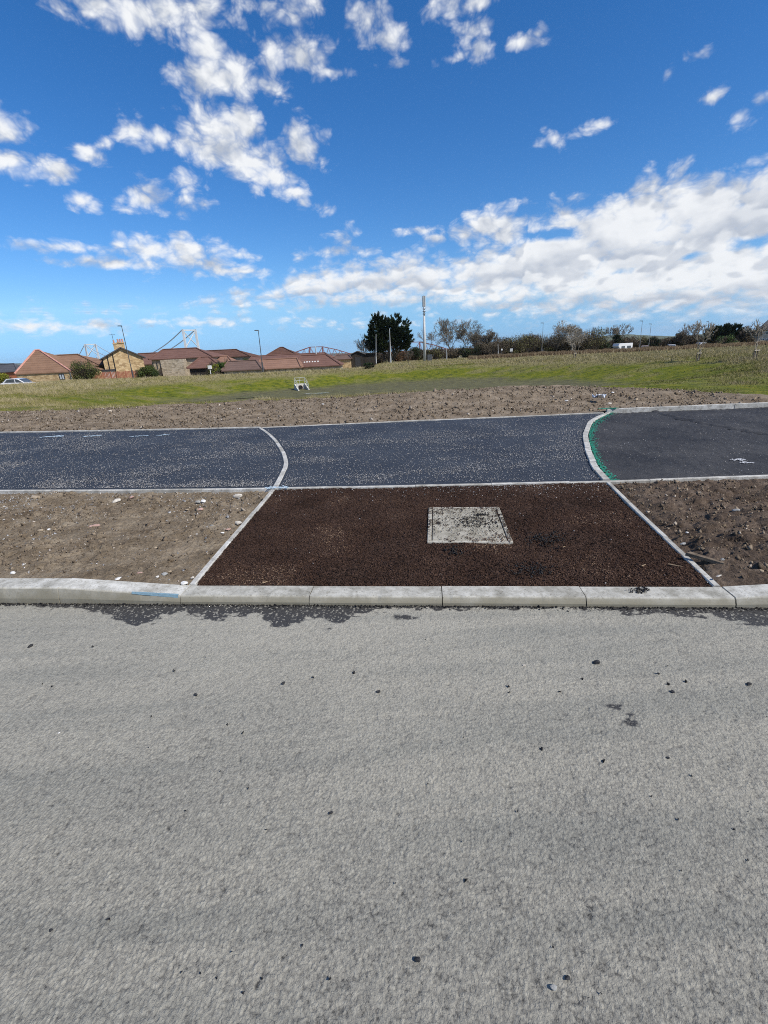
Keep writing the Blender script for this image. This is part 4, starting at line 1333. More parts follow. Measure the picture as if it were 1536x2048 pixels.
# splintered timber in the right verge, slivers of bark
WOOD = simple('weathered_wood', (0.10, 0.075, 0.05), (0.20, 0.155, 0.11), 30, 0.85)
p = on_level(1408, 1120, .09)
b_ = MB().hexa([(-.12, -.018, -.01), (.13, -.012, -.01), (.115, .016, -.01), (-.10, .02, -.01), (-.115, -.015, .018), (.12, -.01, .014), (.11, .012, .013), (-.095, .016, .02)])
o = b_.build('wood_offcut', WOOD, bevel=0.002)
o.location, o.rotation_euler = (p[0], p[1], 0.10), (0.1, 0.08, -0.75)
tag(o, 'broken weathered wooden offcut in the dark soil beside right edging', 'wood')
LIGHTWOOD = simple('pale_bark_sliver', (0.24, 0.17, 0.10), (0.38, 0.28, 0.18), 40, 0.9)
for (x, y, L, a, lb) in ((1350, 1131, .085, -.5, 'pale wood sliver on the bark near the right edging'), (1287, 1131, .05, .5, 'short pale wood sliver on the bark left of the longer one'), (1128, 1094, .03, .6, 'tiny pale wood sliver on the bark right of the cover'), (530, 1165, .04, .7, 'small pale wood sliver on the bark near the left kerb')):
    p = on_level(x, y, .065)
    o = MB().hexa([(-L / 2, -.004, 0), (L / 2, -.002, 0), (L / 2, .002, 0), (-L / 2, .003, 0), (-L / 2, -.003, .005), (L / 2, -.001, .004), (L / 2, .001, .004), (-L / 2, .002, .005)]).build('wood_sliver', LIGHTWOOD)
    o.location, o.rotation_euler = (p[0], p[1], .066), (0, .05, a)
    tag(o, lb, 'wood sliver')

# ------------------------------------------------------------------ grass tufts
GRASS = leafy('grass_blades', [(0, (0.036, 0.055, 0.009)), (0.22, (0.095, 0.120, 0.013)), (0.42, (0.16, 0.160, 0.03)), (0.6, (0.22, 0.195, 0.075)), (0.8, (0.285, 0.24, 0.13)), (1, (0.38, 0.33, 0.20))], 0.8)
def tufts(n, dmin, dmax, hmin, hmax, width, label):
    # spread evenly over the view: distance with density falling off
    D = dmin * (dmax / dmin) ** rng.random(n)
    X = rng.uniform(-1.05, 1.05, n) * D * 0.95
    Y = D
    ok = (Y > np.maximum(far_soil_y(X), far_y(X)) + 0.1)
    dry, mudd = dryness(X, Y), muddiness(X, Y)
    ok &= rng.random(n) > mudd * 0.75
    ok &= rng.random(n) < 0.35 + 0.65 * dry + 0.3 * (basin(X, Y) < 0.5)
    X, Y, dry, mudd = X[ok], Y[ok], dry[ok], mudd[ok]
    Z = terrain(X, Y)
    n = len(X)
    h = rng.uniform(hmin, hmax, n) * (0.30 + 0.9 * dry) * (1 - 0.5 * mudd) * (0.75 + 0.5 * rng.random(n))
    w = width * (0.5 + Y / 45.0)
    patch = (fbm(X * 1.9, Y * 0.9, 205, 3) - 0.5) * 0.85
    h = h * (0.6 + 1.6 * np.clip(patch + 0.25, 0, 1))
    V, F, C = [], [], []
    base = np.stack([X, Y, Z - 0.02], 1)
    for k_ in range(3):
        a = rng.uniform(0, 2 * np.pi, n)
        ln = rng.normal(0, 0.45, (n, 2)) + np.array([-0.25, 0.05])
        off_ = rng.normal(0, 1, (n, 2)) * (w[:, None] * 2.2)
        p0 = base.copy()
        p0[:, :2] += off_
        s_ = np.stack([np.cos(a), np.sin(a), 0 * a], 1) * w[:, None]
        tip = p0 + np.concatenate([ln * h[:, None], h[:, None]], 1)
        V.append(np.stack([p0 - s_, p0 + s_, tip], 1))
        r = np.clip(dry * 0.62 + 0.10 + rng.normal(0, 0.08, n) + 0.06 * mudd + patch, 0, 1)
        C.append(np.repeat(r, 3))
    V = np.concatenate(V).reshape(-1, 3)
    return tag(big_mesh('grass', V, np.arange(len(V)).reshape(-1, 3), GRASS, attrs={'rnd': np.concatenate(C)}), label, kind='stuff')
tufts(60000, 11, 26, 0.06, 0.14, 0.008, 'grass growing along the near rim of the basin')
tufts(110000, 24, 62, 0.08, 0.22, 0.010, 'green and straw coloured grass covering the basin banks')
tufts(60000, 58, 125, 0.10, 0.24, 0.010, 'straw coloured rough grass on the far field')

# ------------------------------------------------------------------ basin: puddles, pipe outlet
mt, nt, bs = new_mat('puddle_water')
nt.links.new(ramp(nt, noise(nt, 3, 3), [(0.3, (0.05, 0.05, 0.045)), (0.7, (0.09, 0.085, 0.07))]), bs.inputs['Base Color'])
bs.inputs['Roughness'].default_value = 0.10
bs.inputs['Specular IOR Level'].default_value = 0.6
bump(nt, bs, noise(nt, 12, 3), 0.05, 0.02)
PUDDLE = mt
def puddle(px, py, w, d, label, seed):
    p = ground_at(px, py, 20)
    n = 40
    a = np.linspace(0, 2 * np.pi, n, endpoint=False)
    r = 0.75 + 0.5 * fbm(np.cos(a) * 1.6 + seed, np.sin(a) * 1.6, seed, 3)
    x, y = p[0] + np.cos(a) * w / 2 * r, p[1] + np.sin(a) * d / 2 * r
    z = float(np.percentile(terrain(x, y), 75)) + 0.02
    V = np.concatenate([[[p[0], p[1], z]], np.stack([x, y, np.full(n, z)], 1)])
    F = np.array([(0, 1 + i, 1 + (i + 1) % n) for i in range(n)])
    return tag(big_mesh('puddle', V, F, PUDDLE), label, kind='structure')
puddle(697, 797, 2.5, 0.7, 'thin bright puddle on the basin floor below the outlet', 3)
puddle(498, 796, 3.2, 0.5, 'dull puddle on the left of the basin floor', 5)
puddle(632, 787, 2.4, 1.6, 'muddy runnel below the pipe outlet', 8)

hw = ground_at(608, 780, 20)
CONC_HW = concrete('headwall_concrete', (0.44, 0.43, 0.38), (0.58, 0.57, 0.52), (0.22, 0.20, 0.16), 0.4)
GALV = simple('galvanised_steel', (0.45, 0.47, 0.46), (0.60, 0.62, 0.60), 6, 0.45, 0.0, metal=0.2)
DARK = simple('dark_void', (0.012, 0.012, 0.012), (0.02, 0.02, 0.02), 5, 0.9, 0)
out = OUTLET = thing('pipe_outlet', (hw[0] - 0.15, hw[1], hw[2] - 0.05), 'concrete pipe outlet with pale railings in the far bank', 'pipe outlet', rz=R(30))
# local: opening faces -Y; back wall at y=0.9
MB().box(-0.68, 0.68, 0.78, 0.95, -0.2, 0.95).build('back_wall', CONC_HW, out)
for sx_ in (-1, 1):
    x0, x1 = (sx_ * 0.68, sx_ * 0.83)
    MB().prism([(x0, 0.95, -0.2), (x0, -0.55, -0.2), (x0, -0.55, 0.10), (x0, 0.75, 0.95), (x0, 0.95, 0.95)], (x1 - x0, 0, 0)).build('wing_wall', CONC_HW, out)
MB().box(-0.67, 0.67, -0.5, 0.775, -0.25, 0.02).build('apron', CONC_HW, out)
rim = MB()
for i in range(20):
    a0, a1 = 2 * math.pi * i / 20, 2 * math.pi * (i + 1) / 20
    q = [(math.cos(t_) * r_, 0.0, math.sin(t_) * r_) for r_, t_ in ((0.30, a0), (0.30, a1), (0.36, a1), (0.36, a0))]
    rim.prism([(x_, 0.70, z_ + 0.38) for x_, _, z_ in q], (0, 0.075, 0))
pipe = rim.build('pipe', simple('pipe_brown', (0.10, 0.075, 0.06), (0.16, 0.12, 0.10), 10), out)
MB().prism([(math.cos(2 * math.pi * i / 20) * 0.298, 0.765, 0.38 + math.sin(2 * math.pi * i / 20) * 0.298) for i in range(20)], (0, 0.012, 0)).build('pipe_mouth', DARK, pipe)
rail_pts = [(-0.755, -0.45, 0.15), (-0.755, 0.2, 0.62), (-0.755, 0.86, 0.95), (0, 0.86, 0.95), (0.755, 0.86, 0.95), (0.755, 0.2, 0.62), (0.755, -0.45, 0.15)]
for q in rail_pts:
    MB().tube(q, (q[0], q[1], q[2] + 0.85), 0.024, n=6).build('railing_post', GALV, out)
for dz in (0.45, 0.84):
    for a_, b_ in zip(rail_pts, rail_pts[1:]):
        MB().tube((a_[0], a_[1], a_[2] + dz), (b_[0], b_[1], b_[2] + dz), 0.024, n=6).build('rail', GALV, out)

OUTLET.scale = (0.76, 0.76, 0.72)
# ------------------------------------------------------------------ vegetation builders
def tubes_mesh(name, segs, mat, parent, sides=3):
    S = np.array([(*a, *b, r0, r1) for a, b, r0, r1 in segs])
    p0, p1, r0, r1 = S[:, 0:3], S[:, 3:6], S[:, 6], S[:, 7]
    d = p1 - p0
    d /= np.linalg.norm(d, axis=1)[:, None] + 1e-9
    ref = np.where(np.abs(d[:, 2:3]) > 0.8, np.array([[1.0, 0, 0]]), np.array([[0, 0, 1.0]]))
    a = np.cross(d, ref)
    a /= np.linalg.norm(a, axis=1)[:, None]
    b = np.cross(d, a)
    V = []
    for p, r in ((p0, r0), (p1, r1)):
        for i in range(sides):
            t_ = 2 * np.pi * i / sides
            V.append(p + (a * math.cos(t_) + b * math.sin(t_)) * r[:, None])
    V = np.stack(V, 1)
    n = len(S)
    base = np.arange(n)[:, None] * 2 * sides
    F = np.concatenate([base + np.array([i, (i + 1) % sides, sides + (i + 1) % sides, sides + i]) for i in range(sides)])
    return big_mesh(name, V.reshape(-1, 3), F, mat, parent, attrs={'rnd': np.repeat(rng.random(n), 2 * sides)})
def grow_tree(seed, levels=6, kids=(2, 3), ang=28, trunk=0.22, shrink=0.76, upb=0.12):
    r_ = random.Random(seed)
    segs = []
    def go(p, d, L, r, lev):
        n = 3 if lev < levels else 2
        for i in range(n):
            d = (d + Vector((r_.gauss(0, .10), r_.gauss(0, .10), r_.gauss(0, .06) + upb * 0.5))).normalized()
            q = p + d * (L / n)
            r2 = r * (0.90 if lev else 0.93)
            segs.append((tuple(p), tuple(q), r, r2, lev))
            if lev >= 1 and r_.random() < 0.6 and lev < levels:
                side = (d + Vector((r_.gauss(0, .8), r_.gauss(0, .8), r_.gauss(0, .4)))).normalized()
                go(q, side, max(L * 0.55, 0.2), r2 * 0.4, levels - 1 if lev < 4 else levels)
            if 1 <= lev <= 3 and r_.random() < 0.42 and levels >= 6:
                side = (d * 0.5 + Vector((r_.gauss(0, .8), r_.gauss(0, .8), r_.gauss(0, .3)))).normalized()
                go(q, side, L * 0.6, r2 * 0.4, levels - 2)
            p, r = q, r2
        if lev >= levels:
            return
        k_ = r_.choice(kids)
        ph = r_.uniform(0, 6.28)
        for i in range(k_):
            a = math.radians(r_.gauss(ang, 7))
            ph += 2 * math.pi / k_ + r_.gauss(0, .3)
            s_ = d.orthogonal().normalized()
            s_ = Matrix.Rotation(ph, 3, d) @ s_
            nd = (d * math.cos(a) + s_ * math.sin(a)).normalized()
            go(p, nd, (L if lev else 1.05) * shrink * r_.uniform(.8, 1.15), r * (0.72 if k_ == 2 else 0.62), lev + 1)
    go(Vector((0, 0, 0)), Vector((0, 0, 1)), 0.55, 0.06, 0)
    return segs
BARK_G = leafy('grey_bark', [(0, (0.09, 0.078, 0.06)), (0.5, (0.165, 0.145, 0.115)), (1, (0.25, 0.225, 0.18))], 0.9)
BARK_D = leafy('dark_bark', [(0, (0.05, 0.04, 0.03)), (0.6, (0.11, 0.09, 0.068)), (1, (0.18, 0.155, 0.12))], 0.9)
BARK_P = leafy('pale_bark', [(0, (0.16, 0.14, 0.11)), (1, (0.34, 0.31, 0.26))], 0.9)
def bare_tree(px, py_base, py_top, wpx, D, label, seed, mat=BARK_G, name='bare_tree', levels=6, kids=(2, 3), ang=28, twig=0.014, trunk_r=0.16, base_z=None, group='bare trees behind the field', shrink=0.76):
    p = at(px, py_base, D)
    z = float(terrain(p[0], p[1])) if base_z is None else base_z
    H = at(px, py_top, D)[2] - z
    W = wpx * D / FPX * 1.03
    segs = grow_tree(seed, levels, kids, ang, shrink=shrink)
    P = np.array([s_[1] for s_ in segs])
    zmax = np.percentile(P[:, 2], 99.7)
    wx = np.percentile(P[:, 0], 99) - np.percentile(P[:, 0], 1)
    cx = (np.percentile(P[:, 0], 99) + np.percentile(P[:, 0], 1)) / 2
    sx_, sz_ = W / wx, H / zmax
    def tr_(q):
        k_ = min(1.0, q[2] / (zmax * 0.4))
        return ((q[0] - cx * k_) * sx_, q[1] * sx_, q[2] * sz_)
    t = thing(name, (p[0], p[1], z - 0.05), label, 'tree', group)
    s0, s1 = [], []
    for a, b, r0, r1, lev in segs:
        R0, R1 = max(twig, r0 / 0.06 * trunk_r), max(twig * 0.8, r1 / 0.06 * trunk_r)
        (s0 if lev == 0 else s1).append((tr_(a), tr_(b), R0, R1))
    tubes_mesh('trunk', s0, mat, t, 6)
    tubes_mesh('crown', s1, mat, t, 3)
    return t
def leaf_tris(C, n_each, rad, size, up=0.0, flat=0.8, spread=1.0):
    """leaf faces in clumps: centres C (m,3), radii rad (m,)"""
    m_ = len(C)
    i = np.repeat(np.arange(m_), n_each)
    n = len(i)
    v = rng.normal(0, 1, (n, 3))
    v /= np.linalg.norm(v, axis=1)[:, None]
    rr_ = rng.random(n) ** 0.45
    c = C[i] + v * (rad[i] * rr_)[:, None] * np.array([1, 1, flat]) * spread
    a = rng.normal(0, 1, (n, 3))
    a[:, 2] += up
    a /= np.linalg.norm(a, axis=1)[:, None]
    b = np.cross(a, rng.normal(0, 1, (n, 3)))
    b /= np.linalg.norm(b, axis=1)[:, None]
    s_ = rng.uniform(0.6, 1.3, n)[:, None] * size
    V = np.stack([c - b * s_ * 0.45, c + b * s_ * 0.45, c + a * s_ * 1.5], 1).reshape(-1, 3)
    return V, i
def bush(px, py_base, py_top, wpx, D, label, mat, seed, name='bush', stem=BARK_D, leaf=0.16, dens=1.0, lumps_=26, group='bushes and hedgerow behind the field', base_z=None, twigs=240, twig_out=0.12, cat='bush'):
    global rng
    p = at(px, py_base, D)
    z = float(terrain(p[0], p[1])) if base_z is None else base_z
    H = max(0.6, at(px, py_top, D)[2] - z)
    W = wpx * D / FPX * 1.03
    keep_rng = rng
    rng = np.random.default_rng(seed)
    t = thing(name, (p[0], p[1], z - 0.05), label, cat, group)
    th = rng.uniform(0, 2 * np.pi, lumps_)
    rr_ = np.sqrt(rng.random(lumps_)) * 0.80
    hz_ = rng.uniform(0.16, 0.84, lumps_)
    wid = np.sqrt(np.clip(1 - ((hz_ - 0.42) / 0.62) ** 2, 0.1, 1))
    C = np.stack([np.cos(th) * rr_ * W / 2 * wid, np.sin(th) * rr_ * W / 2 * wid * 0.8, hz_ * H], 1)
    rad = rng.uniform(0.13, 0.24, lumps_) * min(W, H * 1.5)
    n_each = int(np.clip(110 * dens, 20, 260))
    V, ii = leaf_tris(C, n_each, rad, leaf, 0.5)
    V[:, 2] = np.clip(V[:, 2], 0.03, None)
    lump_r = rng.random(lumps_)
    r = np.clip(lump_r[ii] * 0.55 + rng.random(len(ii)) * 0.45, 0, 1)
    big_mesh('crown', V, np.arange(len(V)).reshape(-1, 3), mat, t, attrs={'rnd': np.repeat(r, 3)})
    segs = []
    for _ in range(twigs):
        a = rng.uniform(0, 2 * np.pi)
        k_ = rng.random()
        hh_ = rng.uniform(0.55, 1.02) * H * (1 - 0.35 * k_ * k_)
        r0 = k_ * 0.15 * W
        r1 = k_ * (0.42 + twig_out) * W
        q0 = (math.cos(a) * r0, math.sin(a) * r0 * .8, 0.0)
        q1 = (math.cos(a) * r1 * .6, math.sin(a) * r1 * .5, hh_ * 0.55)
        q2 = (math.cos(a) * r1 + rng.normal(0, .1), math.sin(a) * r1 * .8, hh_)
        segs += [(q0, q1, 0.045, 0.032), (q1, q2, 0.032, 0.018)]
    tubes_mesh('stems', segs, stem, t, 3)
    rng = keep_rng
    return t
OLIVE = leafy('olive_twig_leaves', [(0, (0.045, 0.040, 0.018)), (0.4, (0.10, 0.092, 0.036)), (0.75, (0.15, 0.148, 0.055)), (1, (0.21, 0.20, 0.085))])
BROWNB = leafy('brown_twig_leaves', [(0, (0.042, 0.032, 0.020)), (0.5, (0.100, 0.078, 0.050)), (1, (0.18, 0.15, 0.10))])
DARKG = leafy('dark_evergreen_leaves', [(0, (0.008, 0.014, 0.006)), (0.5, (0.018, 0.032, 0.012)), (0.9, (0.04, 0.06, 0.02)), (1, (0.07, 0.09, 0.03))])
MIDG = leafy('mid_green_leaves', [(0, (0.022, 0.045, 0.012)), (0.5, (0.055, 0.095, 0.022)), (1, (0.11, 0.15, 0.04))])
LIME = leafy('yellow_green_leaves', [(0, (0.06, 0.09, 0.012)), (0.5, (0.15, 0.17, 0.022)), (1, (0.30, 0.27, 0.03))])
REDB = leafy('russet_leaves', [(0, (0.045, 0.022, 0.012)), (0.5, (0.10, 0.055, 0.03)), (1, (0.17, 0.11, 0.06))])

# ------------------------------------------------------------------ the big dark conifer
def conifer(px, py_base, py_top, wpx, D, label, seed, lobes, mat=DARKG, group=None, clumps=420, tri=34, name='conifer', size=0.42):
    r2 = np.random.default_rng(seed)
    p = at(px, py_base, D)
    z = float(terrain(p[0], p[1]))
    H = at(px, py_top, D)[2] - z
    W = wpx * D / FPX * 1.03
    t = thing(name, (p[0], p[1], z - 0.05), label, 'tree', group)
    V, RN = [], []
    segs = [((0, 0, 0), (0, 0, H * 0.35), W * 0.045, W * 0.035), ((0, 0, H * 0.35), (0.05 * W, 0, H * 0.7), W * 0.03, W * 0.012), ((0, 0, H * 0.3), (-0.18 * W, 0, H * 0.8), W * 0.025, W * 0.008)]
    for c in range(clumps):
        cx, cz, rx, rz = lobes[r2.integers(len(lobes))]
        v = r2.normal(0, 1, 3)
        v /= np.linalg.norm(v)
        k_ = r2.uniform(0.55, 1.0)
        q = np.array([cx * W + v[0] * rx * W * k_, v[1] * rx * W * k_ * 0.9, cz * H + v[2] * rz * H * k_])
        if q[2] < 0.05 * H:
            continue
        axd = np.array([v[0] * 0.7, v[1] * 0.7, 0.65 + 0.35 * v[2]])
        axd /= np.linalg.norm(axd)
        L = r2.uniform(0.07, 0.14) * H
        u_ = r2.random(tri)
        rad_ = 0.36 * L * (1 - u_) ** 0.7 + 0.02
        jit = r2.normal(0, 1, (tri, 3))
        jit /= np.linalg.norm(jit, axis=1)[:, None]
        b0 = q[None] + axd[None] * (u_ * L)[:, None] + jit * rad_[:, None] * r2.random(tri)[:, None]
        dirn = axd[None] * 1.0 + jit * 0.55
        dirn /= np.linalg.norm(dirn, axis=1)[:, None]
        sd_ = np.cross(dirn, r2.normal(0, 1, (tri, 3)))
        sd_ /= np.linalg.norm(sd_, axis=1)[:, None]
        s_ = size * r2.uniform(0.6, 1.2, tri)[:, None]
        V.append(np.stack([b0 - sd_ * s_ * 0.28, b0 + sd_ * s_ * 0.28, b0 + dirn * s_ * 1.25], 1).reshape(-1, 3))
        RN.append(np.repeat(np.clip(r2.normal(0.42, 0.2) + r2.normal(0, 0.15, tri), 0, 1), 3))
        if c % 6 == 0:
            segs.append(((cx * W * 0.3, 0, max(0.1, q[2] - 0.35 * H) * 0.8), tuple(q), 0.06, 0.02))
    V = np.concatenate(V)
    big_mesh('crown', V, np.arange(len(V)).reshape(-1, 3), mat, t, attrs={'rnd': np.concatenate(RN)})
    tubes_mesh('trunk', segs, BARK_D, t, 5)
    return t
conifer(779, 722, 629, 80, 112, 'large dark cypress tree with two tops beside the tall mast', 5,
        [(-0.20, 0.52, 0.28, 0.36), (-0.22, 0.70, 0.20, 0.26), (0.24, 0.60, 0.24, 0.36), (0.02, 0.40, 0.40, 0.26), (-0.30, 0.38, 0.18, 0.16), (0.30, 0.42, 0.18, 0.20), (0.0, 0.62, 0.24, 0.24)], clumps=620, tri=40)

# ------------------------------------------------------------------ bare trees, hedgerow
bare_tree(730, 723, 668, 30, 112, 'small bare tree left of the dark cypress', 21, BARK_G, levels=6, twig=.022, trunk_r=.07, kids=(2, 2, 3))
bare_tree(863, 718, 646, 46, 122, 'thin bare tree just right of the mast', 22, BARK_G, levels=6, twig=.022, trunk_r=.10, kids=(2, 3), ang=24)
bare_tree(904, 716, 636, 50, 128, 'bare round-topped tree, left of the pair right of the mast', 23, BARK_G, twig=.025, trunk_r=.22, kids=(3,), ang=24, levels=6)
bare_tree(935, 716, 642, 56, 130, 'bare round-topped tree, right of the pair right of the mast', 24, BARK_G, twig=.025, trunk_r=.22, kids=(3,), ang=25, levels=6)
bare_tree(957, 716, 662, 30, 132, 'small dark bare tree against the round-topped pair', 33, BARK_D, twig=.030, trunk_r=.14, levels=6, kids=(3,))
bare_tree(984, 714, 658, 38, 128, 'bare bushy tree left end of the long hedgerow', 25, BARK_G, twig=.028, trunk_r=.15, kids=(3,), ang=22, levels=6)
bare_tree(1143, 708, 641, 62, 118, 'pale spreading bare tree rising above the hedgerow', 26, BARK_P, twig=.030, trunk_r=.18, ang=32, kids=(3,))
bare_tree(1110, 708, 652, 36, 122, 'small bare tree left of the pale spreading one', 34, BARK_G, twig=.027, trunk_r=.12, levels=6)
bare_tree(1234, 698, 648, 40, 128, 'ivy-clad bare tree behind the camper van', 27, BARK_G, twig=.028, trunk_r=.15, kids=(3, 2, 3))
bare_tree(1378, 694, 646, 32, 130, 'bare tree left of the dark pine clump', 28, BARK_G, twig=.030, trunk_r=.16, kids=(3,), levels=5, ang=24)
bare_tree(1364, 694, 660, 22, 128, 'low bare tree beside the taller one near the pines', 35, BARK_D, twig=.03, trunk_r=.12, levels=6)
bushes = [
 (718, 724, 705, 30, 118, BROWNB, 'dark low bush beside the timber shed'), (757, 724, 706, 34, 120, BROWNB, 'brown bush under the left of the cypress'), (800, 723, 704, 38, 119, REDB, 'russet bush under the right of the cypress'),
 (828, 722, 696, 28, 120, DARKG, 'dark green bush just left of the mast foot'), (845, 722, 699, 34, 124, OLIVE, 'olive bush behind the mast foot'), (872, 720, 698, 36, 124, OLIVE, 'olive bush under the thin bare tree'),
 (902, 718, 697, 38, 126, BROWNB, 'brown bush under the left round-topped tree'), (938, 718, 694, 40, 126, DARKG, 'dark bush under the right round-topped tree'), (962, 716, 686, 34, 127, BROWNB, 'brown bush between round-topped pair and hedgerow'),
 (992, 714, 682, 40, 124, BROWNB, 'brown hedgerow bush under its leftmost bare tree'), (1020, 713, 679, 42, 126, OLIVE, 'olive hedgerow bush behind the small road sign'), (1044, 712, 670, 46, 126, OLIVE, 'tall olive hedgerow bush, left of the hedge lamp post'),
 (1072, 711, 670, 46, 127, BROWNB, 'brown hedgerow bush behind the hedge lamp post'), (1100, 710, 670, 46, 126, OLIVE, 'olive hedgerow bush right of the hedge lamp post'), (1128, 708, 676, 42, 124, BROWNB, 'brown hedgerow bush below the pale spreading tree'),
 (1158, 706, 672, 44, 124, BROWNB, 'brown bush right below the pale spreading tree'), (1182, 704, 656, 42, 123, LIME and OLIVE, 'rounded olive tree-like bush at the right end of hedgerow'), (1203, 702, 684, 28, 124, DARKG, 'dark low bush between hedgerow and camper van'),
 (1233, 697, 668, 16, 126, DARKG, 'ivy column on the bare tree behind the camper'), (1262, 696, 675, 34, 130, BROWNB, 'brown bush right of the camper van'), (1285, 695, 677, 30, 130, OLIVE, 'olive bush left of the twin lamp posts'),
 (1306, 695, 674, 18, 128, DARKG, 'dark rounded evergreen right of the twin lamp posts'), (1322, 694, 680, 26, 132, BROWNB, 'low brown bush between evergreen and white car'), (1345, 693, 676, 30, 132, BROWNB, 'brown bush behind the white car'),
 (1358, 692, 667, 16, 130, DARKG, 'narrow dark evergreen left of the bare tree'), (1392, 691, 671, 34, 130, BROWNB, 'brown bush below the bare tree near the pines'), (1410, 690, 676, 28, 134, BROWNB, 'low brown bush left of the pine clump'),
 (1220, 699, 682, 30, 132, BROWNB, 'low brown bush behind the front of the camper van'), (1248, 697, 677, 30, 134, OLIVE, 'olive bush behind the rear of the camper van'), (1334, 693, 679, 28, 134, OLIVE, 'low olive bush directly behind the white car'), (1374, 692, 674, 30, 134, DARKG, 'dark bush at the foot of the right bare trees'), (1424, 690, 672, 30, 130, OLIVE, 'olive bush touching the left side of the pines'),
 (975, 714, 684, 36, 130, OLIVE, 'olive bush behind the small dark bare tree'), (1008, 713, 676, 40, 130, BROWNB, 'brown hedgerow bush behind the tiny white sign'), (1058, 711, 668, 42, 131, BROWNB, 'tall brown bush deep in the middle of hedgerow'), (1115, 709, 668, 44, 131, OLIVE, 'tall olive bush deep in the right of hedgerow'),
]
for i, (x, yb, yt, w, D, mt_, lb) in enumerate(bushes):
    bush(x, yb, yt - 3, w * 1.3, D, lb, mt_, 300 + i, leaf=0.17, dens=1.2 if mt_ in (DARKG,) else 0.85, lumps_=28, twigs=340)
# pines and shrubs at the right
conifer(1432, 690, 653, 40, 122, 'dark green pine, left of the clump near the right house', 41, [(0, 0.55, 0.5, 0.42), (-.2, .6, .3, .3), (.2, .7, .28, .3)], clumps=160, tri=26, group='pines near the right house', size=.5)
conifer(1458, 689, 651, 38, 124, 'dark green pine in the middle of the clump', 42, [(0, 0.55, 0.5, 0.42), (-.2, .7, .3, .3), (.2, .6, .28, .3)], clumps=160, tri=26, group='pines near the right house', size=.5)
bush(1489, 688, 650, 40, 122, 'tall brown bushy tree right of the pine clump', BROWNB, 351, leaf=.2, dens=.8, name='bushy_tree', cat='tree')
bush(1510, 688, 656, 30, 124, 'brown bushy tree touching the right house', BROWNB, 352, leaf=.2, dens=.8, name='bushy_tree', cat='tree')
bush(1452, 688, 671, 38, 116, 'bright green laurel bush in front of the pines', MIDG, 353, leaf=.18, dens=1.2)
# shrubs near the houses
bush(171, 752, 720, 52, 71, 'large olive shrub behind the orange fence', LEAF_OL := leafy('olive_shrub_leaves', [(0, (0.03, 0.038, 0.012)), (0.5, (0.085, 0.10, 0.03)), (1, (0.17, 0.17, 0.06))]), 361, leaf=.11, dens=1.6, group='shrubs by the houses', lumps_=34)
bush(298, 754, 732, 42, 76, 'dense round dark green shrub right of the gabled house', leafy('shrub_green', [(0, (0.012, 0.022, 0.008)), (0.5, (0.04, 0.062, 0.016)), (1, (0.10, 0.13, 0.03))]), 362, leaf=.10, dens=2.2, group='shrubs by the houses', lumps_=34, twigs=30)
bush(426, 744, 720, 26, 79, 'yellow-green shrub beside the white meter post', LIME, 363, leaf=.11, dens=1.0, group='shrubs by the houses')
bush(440, 744, 719, 26, 80, 'dark green shrub right of the white meter post', MIDG, 364, leaf=.11, dens=1.3, group='shrubs by the houses')
bush(456, 742, 715, 22, 84, 'yellow tipped shrub behind the low farm roof', LIME, 365, leaf=.11, dens=0.7, group='shrubs by the houses')
bush(496, 726, 713, 18, 100, 'small green shrub between the farm roofs', MIDG, 366, leaf=.11, dens=0.8, group='shrubs by the houses', base_z=-1.6)
bush(6, 764, 746, 34, 66, 'yellow-green shrub at the left edge by the white car', LIME, 367, leaf=.11, dens=1.2, group='shrubs by the houses')
q = ground_at(738, 738, 30)
bush(738, 738, 725, 20, float(q[1]), 'low dark juniper shrub alone on the grassy bank', DARKG, 368, leaf=.09, dens=1.2, group='lone plants on the bank')
q = ground_at(818, 731, 30)
bare_tree(818, 731, 702, 16, float(q[1]), 'small twiggy sapling on the bank below the mast', 369, BARK_D, twig=.013, trunk_r=.035, levels=5, name='sapling', group='lone plants on the bank')
# staked saplings on the field
def stakes(p, label):
    t = thing('tree_stakes', (p[0], p[1], p[2] - 0.05), label, 'tree stakes', 'stakes around the young trees')
    for sx_ in (-0.13, 0.13):
        MB().tube((sx_, 0, 0), (sx_, 0, 0.75), 0.045, n=6).build('stake', WOOD, t)
    MB().box(-0.19, 0.19, -0.080, -0.047, 0.64, 0.71).build('crossbar', simple('pale_timber', (0.40, 0.35, 0.26), (0.54, 0.48, 0.38), 12), t)
for (x, yb, yt, w, lb, sd_) in ((1149, 717, 664, 30, 'staked bare sapling in the middle of the field', 371), (1395, 722, 640, 40, 'staked bare sapling, nearer one at the right of the field', 372), (1509, 718, 638, 34, 'staked bare sapling near the right edge of the field', 373)):
    q = ground_at(x, yb, 16)
    bare_tree(x, yb, yt, w, float(q[1]), lb, sd_, BARK_P, twig=.017, trunk_r=.045, levels=5, name='sapling', group='staked saplings on the field', kids=(2, 2, 3), ang=24)
    stakes(q, lb.replace('bare sapling', 'pair of timber posts').replace('staked', 'low'))

